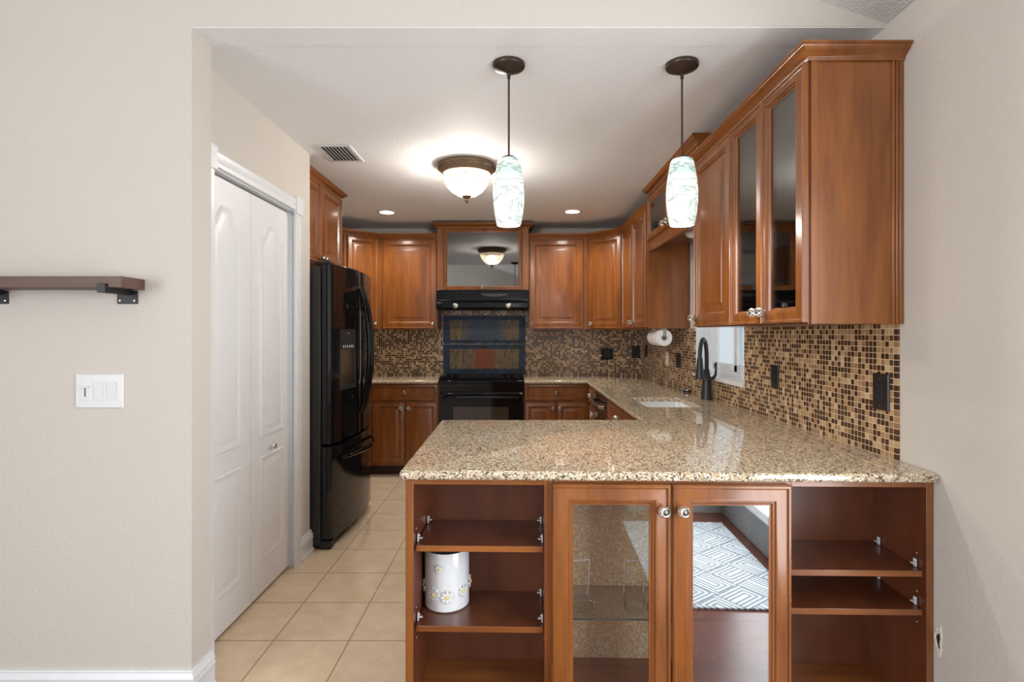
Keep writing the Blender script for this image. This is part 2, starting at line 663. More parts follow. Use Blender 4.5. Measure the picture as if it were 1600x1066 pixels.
xc = -1.1696
wall_box('floor', [(-2.2, 1.985, -.05, 1.5, 5.8, 0)], M['floor'])
wall_box('floor_living', [(-3.5, -4.1, -.05, 1.6, 1.985, -.001)], M['plank'])
wall_box('ceiling', [(-2.2, YH2 - .002, ZC, 1.5, 5.8, ZC + .1), (xc, YH + .003, ZC - .004, XR + .004, YH2 + .001, ZC)], M['ceil'])
# opening wall (living-room side), carries the floating shelf and the switches; rises to the vault
bm = BM()
zs = lambda x: 2.463 + (XR - x) * .336
xc = -1.1696
for prof in ([(-3.5, 0), (xc, 0), (xc, zs(xc)), (-3.5, zs(-3.5))], [(xc, ZC - .001), (1.335, ZC - .001), (1.335, zs(1.335)), (xc, zs(xc))]):
    loft(bm, [[(x, YH, z) for x, z in prof], [(x, YH2, z) for x, z in prof]])
bmesh.ops.remove_doubles(bm, verts=bm.verts, dist=1e-5)
struct(build('wall_front', bm, M['paint'], smooth=False))
# vaulted living-room ceiling
bm = BM()
loft(bm, [[(-3.5, y, zs(-3.5)), (1.6, y, zs(1.6)), (1.6, y, zs(1.6) + .1), (-3.5, y, zs(-3.5) + .1)] for y in (-4.1, YH2)])
struct(build('ceiling_vault', bm, M['popcorn'], smooth=False))
# closet wall with its opening
wall_box('wall_closet', [(-1.40, YH2, 0, XL, 2.165, ZC), (-1.40, 3.088, 0, XL, 3.305, ZC), (-1.40, 2.165, 2.052, XL, 3.088, ZC),
                         (XF, 3.195, 0, -1.40, 3.305, ZC)], M['paint'])
wall_box('wall_left', [(-2.2, YH2, 0, XF, 5.8, ZC)], M['paint'])
wall_box('wall_back', [(XF, YB, 0, 1.46, 5.8, ZC)], M['paint'])
WY0, WY1, WZ0, WZ1 = 3.107, 3.97, 1.045, 1.99
wall_box('wall_right', [(XR, 1.15, 0, 1.46, WY0, 2.46), (XR, WY1, 0, 1.46, YB, 2.46), (XR, WY0, 0, 1.46, WY1, WZ0), (XR, WY0, WZ1, 1.46, WY1, 2.46)], M['paint'])
wall_box('wall_entry', [(1.44, -.65, 0, 1.56, 1.15, .185), (1.44, -.65, 2.1, 1.56, 1.15, 2.44), (1.44, -.65, .185, 1.56, -.45, 2.1), (1.44, 1.05, .185, 1.56, 1.15, 2.1)], M['backlit_paint'])
wall_box('wall_behind', [(.75, -.77, 0, 1.56, -.65, 2.6)], M['backlit_paint'])
wall_box('wall_living_left', [(-3.6, -4.1, 0, -3.5, -3.55, 4.2), (-3.6, -.85, 0, -3.5, YH2, 4.2), (-3.6, -3.55, 0, -3.5, -.85, .45), (-3.6, -3.55, 2.55, -3.5, -.85, 4.2)], M['paint'])
bm = BM()
for b in ((-3.6, -4.1, 0, 1.6, -4.0, .6), (-3.6, -4.1, 2.6, 1.6, -4.0, 4.2), (-3.6, -4.1, .6, -3.0, -4.0, 2.6), (.4, -4.1, .6, 1.6, -4.0, 2.6), (1.5, -4.0, 0, 1.6, -.77, 2.5)):
    box(bm, *b)
struct(build('wall_living_back', bm, M['paint'], smooth=False))

# mosaic backsplash
wall_box('wall_backsplash_sink', [(XR - .008, 1.855, CT - .02, XR, WY0, 1.385), (XR - .008, WY0, CT - .02, XR, WY1, WZ0 - .005), (XR - .008, WY1, CT - .02, XR, YB - .008, 1.387)], M['tile_x'])
wall_box('wall_backsplash_range', [(XF, YB - .008, CT - .02, XR - .001, YB, 1.387), (-.795, YB - .008, 1.387, .117, YB, 1.60)], M['tile_y'])


# trims and baseboards
def base_prof(h):
    return [(0, 0), (.020, 0), (.020, .018), (.014, .022), (.014, h * .62), (.017, h * .66), (.013, h * .74), (.015, h * .80), (.007, h * .93), (.010, h * .96), (.008, h), (0, h)]


bm = BM()
sweep(bm, [(-3.5, YH), (xc, YH), (xc, YH2)], base_prof(.142))
struct(build('baseboard_front', bm, M['trim']))
bm = BM()
sweep(bm, [(XL, 3.145), (XL, 3.305), (XL - .10, 3.305)], base_prof(.135))
struct(build('baseboard_left', bm, M['trim']))

# closet door casing: two uprights, corner blocks and head
bm = BM()
cp = [(0, 0), (.012, 0), (.016, .02), (.012, .03), (.016, .045), (.018, .060), (.010, .066), (.010, .07), (0, .07)]
loft(bm, [[(XL + o, y, 2.055 + u) for o, u in cp] for y in (2.16, 3.073)])
for y0, y1 in ((2.165, 2.243), (3.066, 3.142)):
    box(bm, XL, y0, 0, XL + .014, y1, 2.045)
    box(bm, XL, y0 + .012, 0, XL + .018, y1 - .012, 2.045)
    box(bm, XL, y0 - .006, 2.035, XL + .024, y1 + .006, 2.135)
box(bm, -1.40, 3.083, 0, XL, 3.092, 2.05)
box(bm, -1.40, 2.155, 2.047, XL, 3.09, 2.053)
struct(build('trim_1', bm, M['trim'], bevel=.002))

# bifold closet door
d1 = thing('door_1', 'white two-leaf bifold closet door with arched raised panels', 'door', (-1.308, 2.172, .02), PI / 2)
struct(d1)


def cathedral(x0, x1, z0, z1, ins, arch):
    x0, x1, z0 = x0 + ins, x1 - ins, z0 + ins
    zs_, w, pts = z1 - ins, x1 - x0, []
    pts += [(x0, z0), (x1, z0)]
    n = 14
    for i in range(n + 1):
        t = 1 - i / n
        s = (abs(t - .5) - .5) / .5 + 1
        rise = 0 if not arch else (1 if s < .18 else 0.5 + .5 * math.cos(PI * min(max((s - .18) / .62, 0), 1))) * .075
        pts.append((x0 + w * t, zs_ - (.075 if arch else 0) + rise))
    return pts


def leaf(x0, x1, nm):
    bm = BM()
    box(bm, x0, 0, 0, x1, .032, 2.015)
    for z0, z1, ar in ((.165, .70, False), (.80, 1.90, True)):
        loops = []
        for ins, y in ((0, .001), (.004, -.007), (.010, -.007), (.024, -.001), (.034, -.001), (.055, -.007), (.062, -.0075)):
            loops.append([(x, y, z) for x, z in cathedral(x0 + .095, x1 - .095, z0, z1, ins, ar)])
        loft(bm, loops, False, True)
    return build(nm, bm, M['door_white'], d1, angle=50)


lf1 = leaf(0, .455, 'door_leaf')
lf2 = leaf(.459, .910, 'door_leaf')
bm = BM()
lathe(bm, [(.008, 0), (.006, -.012), (.014, -.020), (.017, -.028), (.013, -.036), (.004, -.039)], (.65, 0, .735), 'y', 16)
build('door_knob', bm, M['nickel'], lf2)

# kitchen window
w1 = bpy.data.objects.new('window_1', None)
COL.objects.link(w1)
w1.location = (1.43, WY0, WZ0)
struct(w1)
WW, WH = WY1 - WY0, WZ1 - WZ0
bm = BM()
for b in ((0, 0, 0, .05, .04, WH), (0, WW - .04, 0, .05, WW, WH), (0, .04, 0, .05, WW - .04, .05), (0, .04, WH - .04, .05, WW - .04, WH)):
    box(bm, *b)
build('window_frame', bm, M['vinyl'], w1, bevel=.003)
for i, (y0, y1, x) in enumerate(((.04, .43, .004), (.39, WW - .04, .022))):
    bm = BM()
    for b in ((x, y0, .05, x + .018, y0 + .045, WH - .04), (x, y1 - .045, .05, x + .018, y1, WH - .04), (x, y0, .05, x + .018, y1, .095), (x, y0, WH - .085, x + .018, y1, WH - .04)):
        box(bm, *b)
    s = build('window_sash', bm, M['vinyl'], w1, bevel=.002)
    bm = BM()
    box(bm, x + .007, y0 + .04, .09, x + .011, y1 - .04, WH - .08)
    build('window_pane', bm, M['g_window'], s, smooth=False)
bm = BM()
box(bm, XR - .022, WY0 - .0, WZ0 - .012, 1.43, WY1 + .012, WZ0 + .012)
struct(build('window_sill', bm, M['porcelain'], bevel=.004))
# plain linings of the reveal
bm = BM()
box(bm, XR + .001, WY1 - .004, WZ0 + .012, 1.43, WY1, WZ1)
box(bm, XR + .001, WY0, WZ0 + .012, 1.43, WY0 + .004, WZ1)
struct(build('trim_2', bm, M['trim'], smooth=False))
# living-room windows: side one seen reflected, wide and back ones added for fill
for nm, fr in (('window_2', [(1.45, -.45, .185, 1.50, -.40, 2.1), (1.45, 1.0, .185, 1.50, 1.05, 2.1), (1.45, -.45, .185, 1.50, 1.05, .24), (1.45, -.45, 2.05, 1.5, 1.05, 2.1)]),
               ('added_window_4', [(-3.56, -3.55, .45, -3.5, -3.48, 2.55), (-3.56, -.92, .45, -3.5, -.85, 2.55), (-3.56, -3.55, .45, -3.5, -.85, .52), (-3.56, -3.55, 2.48, -3.5, -.85, 2.55), (-3.56, -2.24, .45, -3.5, -2.16, 2.55)]),
               ('added_window_3', [(-3.0, -4.05, .6, -2.94, -4.0, 2.6), (.34, -4.05, .6, .4, -4.0, 2.6), (-3.0, -4.05, .6, .4, -4.0, .66), (-3.0, -4.05, 2.54, .4, -4.0, 2.6), (-1.34, -4.05, .6, -1.26, -4.0, 2.6)])):
    wall_box(nm, fr, M['vinyl'])

# outside the kitchen window
t = thing('garden_fence', 'pale white board fence outside beyond the kitchen window', 'fence', (3.2, 4.2, 0))
bm = BM()
for i in range(26):
    y = -1.6 + i * .155
    box(bm, 0, y, .05, .02, y + .145, 1.85)
build('board_panel', bm, M['fence'], t, smooth=False)
bm = BM()
box(bm, .02, -1.6, .5, .06, 2.4, .6)
box(bm, .02, -1.6, 1.5, .06, 2.4, 1.6)
build('rail', bm, M['fence'], t, smooth=False)
bm = BM()
box(bm, 1.6, 0, -.1, 6, 9, -.02)
struct(build('ground_yard', bm, M['fence'], smooth=False))
t = thing('bare_shrub', 'thin bare twiggy shrub outside in front of the pale fence', 'shrub', (2.75, 4.75, -.02))
bm = BM()
for i in range(16):
    a = random.uniform(0, 6.28)
    r = random.uniform(.15, .45)
    tube(bm, [(0, 0, 0), (r * .3 * math.cos(a), r * .3 * math.sin(a), .7), (r * .7 * math.cos(a), r * .8 * math.sin(a), 1.3), (r * math.cos(a + .3), r * math.sin(a + .3), random.uniform(1.5, 1.9))], [.01, .007, .005, .002], 5)
build('twigs', bm, M['twig'], t)


# ------------------------------------------------------------------ CABINETRY
# ornate openwork knob, one mesh shared by every cabinet
def knob_mesh():
    bm = BM()
    lathe(bm, [(.009, 0), (.010, -.003), (.005, -.007), (.005, -.013)], (0, 0, 0), 'y', 14)
    ic = bmesh.ops.create_icosphere(bm, subdivisions=2, radius=.0145, matrix=Matrix.Translation((0, -.024, 0)))
    for f in {f for vv in ic['verts'] for f in vv.link_faces}:
        f.material_index = 1
    # woven wire cage: great-circle loops
    for q in range(9):
        tilt = Matrix.Rotation(q * PI / 9, 3, 'Y') @ Matrix.Rotation(R(38), 3, 'X')
        pts = [Vector((0, -.024, 0)) + tilt @ Vector((.0170 * math.cos(2 * PI * j / 18), .0170 * math.sin(2 * PI * j / 18), 0)) for j in range(19)]
        tube(bm, pts, .0021, 5)
    o = build('knob', bm, [M['nickel'], M['nickel_dark']])
    return o


KNOB = knob_mesh()
COL.objects.unlink(KNOB)
BIG = [(0, 0), (0, -.0165), (.003, -.0205), (.009, -.021), (.012, -.0155), (.015, -.0145), (.030, -.0175), (.043, -.0215), (.049, -.0215), (.052, -.0150), (.057, -.0148), (.062, -.0085)]


def knob(parent, x, z, y=-.019):
    k = KNOB.copy()
    COL.objects.link(k)
    k.parent = parent
    k.location = (x, y, z)
    return k


def door(parent, name, x, z, w, h, kind='panel', kn=None, s=1.0, y=0, rot=0, loc=None, m=None, pane=None):
    """profiled door or drawer front; its local origin is its lower corner on the carcass face"""
    bm = BM()
    rings = [(a * s, b) for a, b in BIG]
    rect = lambda i, yy: [(i, yy, i), (w - i, yy, i), (w - i, yy, h - i), (i, yy, h - i)]
    if kind in ('panel', 'drawer'):
        rings += [(.065 * s, -.0045), (.073 * s, -.0045)]
        if kind == 'panel':
            rings += [(.104 * s, -.0135), (.106 * s, -.0165), (.110 * s, -.0170)]
        loft(bm, [rect(i, yy) for i, yy in rings])
    else:
        rings += [(.067 * s, -.0085), (.067 * s, -.001)]
        loops = [rect(i, yy) for i, yy in rings] + [rect(0, 0)]
        loft(bm, loops, False, False)
    d = build(name, bm, m or M['wood'], parent, loc or (x, y, z), rot, angle=28)
    if kind == 'glass':
        bm = BM()
        i = .062 * s
        box(bm, i, -.0075, i, w - i, -.0035, h - i)
        build('glass_pane', bm, pane or M['g_upper'], d, smooth=False)
    if kn:
        knob(d, *kn)
    return d


CROWN = [(0, -.004), (.006, -.004), (.009, .004), (.010, .009), (.022, .017), (.034, .026), (.040, .031), (.041, .035), (.046, .036), (.046, .044), (0, .044)]


def crown(parent, path, z, m=None):
    bm = BM()
    sweep(bm, path, [(o, z + u) for o, u in CROWN])
    return build('crown_moulding', bm, m or M['wood_h'], parent, angle=50)


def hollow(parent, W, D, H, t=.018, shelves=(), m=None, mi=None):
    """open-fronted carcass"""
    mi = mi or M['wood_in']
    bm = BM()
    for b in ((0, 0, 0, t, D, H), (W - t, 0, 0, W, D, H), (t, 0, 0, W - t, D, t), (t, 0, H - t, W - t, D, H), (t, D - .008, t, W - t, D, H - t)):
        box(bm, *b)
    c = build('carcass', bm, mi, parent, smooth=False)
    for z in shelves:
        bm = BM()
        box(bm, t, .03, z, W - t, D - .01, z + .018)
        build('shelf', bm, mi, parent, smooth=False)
    return c


def solid(parent, W, D, H, z0=0, m=None, name='carcass'):
    bm = BM()
    box(bm, 0, 0, z0, W, D, H)
    return build(name, bm, m or M['wood'], parent, bevel=.001)


def poly_body(parent, poly, z0, z1, name='carcass'):
    bm = BM()
    prism(bm, poly, z0, z1)
    return build(name, bm, M['wood'], parent, smooth=False)


UZ0, UH = 1.387, .905     # upper cabinets: bottom, height
YU = 5.325                # face of the back uppers
UP = 'stained wood wall cabinets around the kitchen'

# above the refrigerator
t = thing('wall_cabinet', 'two-door stained wood cabinet above the black refrigerator', 'cabinet', (-1.40, 3.325, 1.83), PI / 2, UP)
solid(t, .915, .55, .585)
door(t, 'door', .012, .012, .438, .555, 'panel', (.410, .035))
door(t, 'door', .456, .012, .445, .555, 'panel', (.030, .035))
crown(t, [(0, 0), (.915, 0), (.915, .5)], .580)

# diagonal corner by the refrigerator
t = thing('corner_wall_cabinet', 'diagonal corner wall cabinet beside the black refrigerator', 'cabinet', (-1.635, 5.065, UZ0), 0, UP)
poly_body(t, [(0, 0), (.26, .26), (.26, .58), (-.32, .58), (-.32, 0)], 0, UH)
door(t, 'door', 0, 0, .318, UH - .02, 'panel', (.285, .045), .85, loc=(.018, .018, .010), rot=PI / 4)
crown(t, [(-.32, 0), (0, 0), (.26, .26)], UH)

# back wall, between corner and hood
t = thing('wall_cabinet', 'single-door wall cabinet on the back wall, refrigerator side of the range hood', 'cabinet', (-1.375, YU, UZ0), 0, UP)
solid(t, .585, .322, UH)
door(t, 'door', .042, .010, .535, UH - .02, 'panel', (.505, .045), 1.05)
crown(t, [(0, 0), (.585, 0)], UH)

# glass cabinet over the hood
t = thing('wall_cabinet', 'raised wall cabinet with one wide glass door above the black range hood', 'cabinet', (-.79, 5.285, 1.772), 0, UP)
hollow(t, .905, .36, .615)
for x in (0, .843):
    bm = BM()
    box(bm, x, -.006, 0, x + .062, .0, .615)
    build('stile', bm, M['wood'], t, bevel=.002)
door(t, 'door', .060, .004, .785, .607, 'glass', (.392, .022), .60, y=-.006, pane=M['g_hood'])
crown(t, [(0, .36), (0, -.012), (.905, -.012), (.905, .36)], .618)
bm = BM()
box(bm, 0, 0, .612, .905, .36, .625)
build('top_panel', bm, M['wood'], t, smooth=False)

# back wall, sink side of the hood
t = thing('wall_cabinet', 'single-door wall cabinet on the back wall, sink side of the range hood', 'cabinet', (.115, YU, UZ0), 0, UP)
solid(t, .585, .322, UH)
door(t, 'door', .006, .010, .535, UH - .02, 'panel', (.034, .045), 1.05)
crown(t, [(0, 0), (.585, 0)], UH)

# diagonal corner, sink side
t = thing('corner_wall_cabinet', 'diagonal corner wall cabinet above the exposed black outlet', 'cabinet', (.70, YU, UZ0), 0, UP)
poly_body(t, [(0, 0), (.30, -.30), (.618, -.30), (.618, .322), (0, .322)], 0, UH)
door(t, 'door', 0, 0, .375, UH - .02, 'panel', (.036, .045), .9, loc=(.022, -.022, .010), rot=-PI / 4)
crown(t, [(0, 0), (.30, -.30)], UH)

# sink wall, far pair of doors
t = thing('wall_cabinet', 'two-door wall cabinet above the paper towel roll', 'cabinet', (1.0, 5.025, UZ0), -PI / 2, UP)
solid(t, .925, .318, UH)
door(t, 'door', .004, .010, .456, UH - .02, 'panel', (.425, .045), .95)
door(t, 'door', .464, .010, .456, UH - .02, 'panel', (.030, .045), .95)
crown(t, [(0, 0), (.925, 0)], UH)

# bridge cabinet over the window
t = thing('wall_cabinet', 'raised glass-front wall cabinet bridging the window above the sink', 'cabinet', (1.015, 4.10, 2.03), -PI / 2, UP)
hollow(t, 1.11, .305, .38)
bm = BM()
box(bm, 0, -.004, -.055, 1.11, .016, .03)
build('valance', bm, M['wood_h'], t, bevel=.002)
door(t, 'door', .012, .026, .542, .325, 'glass', (.50, .03), .75, y=-.004, pane=M['g_upper'])
door(t, 'door', .558, .026, .542, .325, 'glass', (.04, .03), .75, y=-.004, pane=M['g_upper'])
bm = BM()
box(bm, 0, -.004, .352, 1.11, .0, .38)
build('top_rail', bm, M['wood_h'], t, smooth=False)
crown(t, [(0, .305), (0, -.004), (1.11, -.004), (1.11, .305)], .379)

# sink wall, near units: solid door, then the glass pair
t = thing('wall_cabinet', 'tall wall cabinet with one solid door between the window and the glass doors', 'cabinet', (1.0, 2.985, 1.382), -PI / 2, UP)
solid(t, .520, .322, .905)
door(t, 'door', .006, .006, .508, .893, 'panel', (.035, .045), 1.05)
crown(t, [(0, .322), (0, 0), (.520, 0)], .905)

t = thing('wall_cabinet', 'tall wall cabinet with two glass doors and wide plain wood end panel', 'cabinet', (1.0, 2.465, 1.382), -PI / 2, UP)
WB = 2.465 - 1.838
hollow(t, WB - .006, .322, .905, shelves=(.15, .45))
door(t, 'door', .003, .006, .311, .893, 'glass', (.282, .045), .85, pane=M['g_upper'])
door(t, 'door', .318, .006, .308, .893, 'glass', (.028, .045), .85, pane=M['g_upper'])
bm = BM()
box(bm, WB - .008, .009, 0, WB, .322, .905)
box(bm, WB, .009, 0, WB + .003, .032, .905)
build('end_panel', bm, M['wood'], t, bevel=.001)
bm = BM()
for i, (a, b) in enumerate(((.285, .296), (.298, .308), (.310, .324))):
    box(bm, WB - .002, a, 0, WB + .006, b, .905)
build('scribe_moulding', bm, M['wood'], t, bevel=.003)
crown(t, [(0, 0), (WB + .003, 0), (WB + .003, .325)], .905)

# base cabinets
BS = 'stained wood base cabinets under the counters'


def base(label, loc, rotz, W, D, fronts, kick=.10, group=BS, name='base_cabinet', top=True):
    t = thing(name, label, 'cabinet', loc, rotz, group)
    if top:
        solid(t, W, D, .8785, kick)
    else:
        bm = BM()
        for b in ((0, 0, kick, W, D, .60), (0, 0, .60, W, .02, .8785), (0, .02, .60, .02, D, .8785), (W - .02, .02, .60, W, D, .8785)):
            box(bm, *b)
        build('carcass', bm, M['wood'], t, smooth=False)
    bm = BM()
    box(bm, .002, .075, 0, W - .002, D, kick)
    build('toe_kick', bm, M['kick'], t, smooth=False)
    for f in fronts:
        door(t, *f)
    return t


base('two-door base cabinet with one drawer between refrigerator and black range', (-1.39, 5.05, 0), 0, .655, .595, [
    ('drawer', .034, .720, .610, .150, 'drawer', (.305, .078), .55),
    ('door', .034, .128, .302, .574, 'panel', (.268, .52), .8),
    ('door', .342, .128, .302, .574, 'panel', (.034, .52), .8)])
base('base cabinet on the refrigerator wall, hidden mostly behind the refrigerator', (-1.39, 4.27, 0), PI / 2, .775, .57, [
    ('drawer', .01, .720, .70, .150, 'drawer', (.35, .078), .55),
    ('door', .01, .128, .345, .574, 'panel', (.31, .52), .8),
    ('door', .365, .128, .345, .574, 'panel', (.034, .52), .8)])
base('two-door base cabinet with one drawer between black range and dishwasher corner', (.062, 5.05, 0), 0, .618, .595, [
    ('drawer', .008, .720, .600, .150, 'drawer', (.300, .078), .55),
    ('door', .008, .128, .297, .574, 'panel', (.268, .52), .8),
    ('door', .311, .128, .297, .574, 'panel', (.030, .52), .8)])
base('narrow drawer base cabinet in the corner beside the dishwasher', (.68, 4.93, 0), -PI / 2, .355, .63, [
    ('drawer', .03, .720, .315, .150, 'drawer', (.157, .078), .5),
    ('door', .03, .128, .315, .574, 'panel', (.280, .52), .75)])
base('sink base cabinet under the white sink', (.68, 3.93, 0), -PI / 2, .93, .63, [
    ('drawer', .010, .720, .91, .150, 'drawer', (.455, .078), .55),
    ('door', .010, .128, .450, .574, 'panel', (.41, .52), .8),
    ('door', .470, .128, .450, .574, 'panel', (.04, .52), .8)], top=False)
base('peninsula base cabinet behind the open shelves, facing the kitchen', (.655, 2.69, 0), PI, 1.0, .625, [
    ('drawer', .010, .720, .485, .150, 'drawer', (.24, .078), .55),
    ('drawer', .505, .720, .485, .150, 'drawer', (.24, .078), .55),
    ('door', .010, .128, .485, .574, 'panel', (.45, .52), .9),
    ('door', .505, .128, .485, .574, 'panel', (.035, .52), .9)])

# ---- peninsula display units facing the living room
PR = R(-1.22)
P0 = Vector((-.362, 1.735, 0))


def pen(x):
    return (P0.x + x * math.cos(PR), P0.y + x * math.sin(PR), 0)


def clip(parent, x, y, z, side):
    bm = BM()
    box(bm, -.002, -.006, -.012, .002, .006, .014)
    box(bm, 0, -.005, -.002, side * .014, .005, .001)
    lathe(bm, [(.003, 0), (.003, side * .006)], (0, 0, .008), 'x', 8)
    return build('shelf_clip', bm, M['clear_plastic'], parent, (x, y, z), bevel=.0006)


def shaded_faces(o, test):
    """faces coloured darker to paint in the shade inside the open shelves"""
    for q in o.data.polygons:
        if test(q):
            q.material_index = 1


def shelf_unit(label, x0, W, shelves, front_inset, left_t, right_t):
    t = thing('open_shelf_unit', label, 'shelf unit', pen(x0), PR, 'open shelf units of the peninsula')
    H, D = .878, .268
    bm = BM()
    box(bm, 0, 0, 0, left_t, D, H)
    shaded_faces(build('side_panel', bm, [M['wood'], M['wood_in']], t, bevel=.001), lambda q: q.normal.x > .5)
    bm = BM()
    box(bm, W - right_t, 0, 0, W, D, H)
    shaded_faces(build('side_panel', bm, [M['wood'], M['wood_in']], t, bevel=.001), lambda q: q.normal.x < -.5)
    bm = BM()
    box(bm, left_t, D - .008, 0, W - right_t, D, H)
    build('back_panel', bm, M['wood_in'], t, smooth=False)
    bm = BM()
    box(bm, left_t, 0, H - .018, W - right_t, D - .008, H)
    build('top_panel', bm, M['wood_h'], t, bevel=.001)
    bm = BM()
    box(bm, left_t, .004, .10, W - right_t, D - .008, .138)
    build('bottom_panel', bm, M['wood_h'], t, bevel=.001)
    for z in shelves:
        bm = BM()
        a, b = left_t + .003, W - right_t - .003
        box(bm, a, front_inset, z - .020, b, D - .010, z)
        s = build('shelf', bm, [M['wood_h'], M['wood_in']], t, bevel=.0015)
        shaded_faces(s, lambda q: q.normal.y > -.5)  # shelf shade painted as darker wood, front edge left lighter
        for cx, sd in ((a + .003, 1), (b - .003, -1)):
            for cy in (front_inset + .03, D - .045):
                clip(s, cx, cy, z + .014, sd)
    for z in [q + .045 for q in shelves] + [shelves[-1] - .055]:
        for cx, sd in ((left_t, 1), (W - right_t, -1)):
            bm = BM()
            lathe(bm, [(.0028, 0), (.0028, sd * .0006)], (cx, front_inset + .03, z), 'x', 8)
            build('pin_hole', bm, M['clear_plastic'], t, smooth=False)
    return t


shelf_unit('open wood shelf unit holding the white daisy canister', 0, .470, (.655, .392), .018, .026, .020)
shelf_unit('empty open wood shelf unit against the beige wall', 1.232, .450, (.590, .466), .012, .006, .020)

t = thing('display_cabinet', 'two-door glass display cabinet in the middle of the peninsula front', 'cabinet', pen(.470), PR)
H, D, W = .878, .268, .762
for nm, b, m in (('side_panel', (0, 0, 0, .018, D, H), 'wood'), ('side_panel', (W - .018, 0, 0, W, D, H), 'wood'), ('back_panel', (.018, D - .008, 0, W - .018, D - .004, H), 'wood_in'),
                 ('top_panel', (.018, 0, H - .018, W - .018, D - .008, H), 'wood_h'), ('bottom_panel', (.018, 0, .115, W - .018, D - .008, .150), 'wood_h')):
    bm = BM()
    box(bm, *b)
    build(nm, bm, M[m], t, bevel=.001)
bm = BM()
box(bm, .018, D - .0095, .150, W - .018, D - .008, H - .018)
build('patterned_lining', bm, M['damask'], t, smooth=False)['label'] = 'gold damask paper lining'
bm = BM()
box(bm, .020, .028, .412, W - .020, D - .011, .418)
s = build('glass_shelf', bm, M['g_shelf'], t, smooth=False)
bm = BM()
box(bm, .020, .0265, .412, W - .020, .028, .418)
build('shelf_edge', bm, M['g_edge'], s, smooth=False)
door(t, 'door', .004, .120, .376, .749, 'glass', (.349, .672), 1.0, y=-.004, pane=M['g_left'])['label'] = 'clear glass door'
door(t, 'door', .385, .120, .373, .749, 'glass', (.028, .672), 1.0, y=-.004, pane=M['g_mirror'])['label'] = 'mirrored glass door reflecting a rug'


# ------------------------------------------------------------------ COUNTERTOPS
def arc(c, r, a0, a1, n=6):
    return [(c[0] + r * math.cos(R(a0 + (a1 - a0) * i / n)), c[1] + r * math.sin(R(a0 + (a1 - a0) * i / n))) for i in range(n + 1)]


def countertop(label, poly, hole=None):
    bm = BM()
    th, r = .030, .013
    loops, z0 = [], CT - th
    n = 6
    for i in range(n + 1):
        a = -PI / 2 + PI / 2 * i / n
        loops.append((r - r * math.cos(a), z0 + r + r * math.sin(a)))
    for i in range(n + 1):
        a = PI / 2 * i / n
        loops.append((r - r * math.cos(a), CT - r + r * math.sin(a)))
    rows = loft(bm, [[(p.x, p.y, z) for p in offset(poly, ins)] for ins, z in loops], False, False)
    for row, z in ((rows[0], z0), (rows[-1], CT)):
        edges = [bm.edges.get((row[i], row[(i + 1) % len(row)])) for i in range(len(row))]
        if hole:
            hv = [bm.verts.new((x, y, z)) for x, y in hole]
            edges += [bm.edges.new((hv[i], hv[(i + 1) % len(hv)])) for i in range(len(hv))]
            if z == z0:
                hv0 = hv
            else:
                for i in range(len(hv)):
                    j = (i + 1) % len(hv)
                    bm.faces.new((hv0[i], hv0[j], hv[j], hv[i]))
        bmesh.ops.triangle_fill(bm, use_beauty=True, use_dissolve=False, edges=edges)
    return tag(build('countertop', bm, M['granite'], angle=30), label, 'countertop')


countertop('speckled granite countertop piece between refrigerator and range',
           [(-1.962, 4.27), (-1.37, 4.27), (-1.37, 4.985), (-.736, 4.985), (-.736, 5.650), (-1.962, 5.650)])
rr = .035
SX0, SX1, SY0, SY1 = .775, 1.112, 3.19, 3.69
hole = arc((SX0 + .03, SY0 + .03), .03, 180, 270) + arc((SX1 - .03, SY0 + .03), .03, 270, 360) + arc((SX1 - .03, SY1 - .03), .03, 0, 90) + arc((SX0 + .03, SY1 - .03), .03, 90, 180)
countertop('long speckled granite countertop of the sink run and peninsula',
           [(1.322, 5.650), (.063, 5.650), (.063, 4.985), (.640, 4.985), (.640, 2.735)] +
           arc((-.388 + .025, 2.735 - .025), .025, 90, 180) + arc((-.380 + .022, 1.711 + .022), .022, 180, 268) + [(1.322, 1.674)], hole)

# ------------------------------------------------------------------ SINK, FAUCET
t = thing('kitchen_sink', 'white undermount sink set in the granite below the window', 'sink', (SX0, SY0, .70))
bm = BM()
w, h = SX1 - SX0, SY1 - SY0
rect = lambda i, z, r: [(x, y, z) for x, y in (arc((i + r, i + r), r, 180, 270, 4) + arc((w - i - r, i + r), r, 270, 360, 4) + arc((w - i - r, h - i - r), r, 0, 90, 4) + arc((i + r, h - i - r), r, 90, 180, 4))]
loft(bm, [rect(-.03, .178, .03), rect(-.004, .178, .03), rect(-.003, .17, .03), rect(.006, .02, .04), rect(.03, 0, .05)], False, True)
loft(bm, [rect(-.03, .178, .03), rect(-.02, .16, .03), rect(-.008, -.01, .05)], False, True)
build('basin', bm, M['porcelain'], t)
bm = BM()
lathe(bm, [(.04, .001), (.04, .004), (.03, .003), (.012, .002)], (w / 2, h / 2, 0))
build('drain', bm, M['chrome'], t)

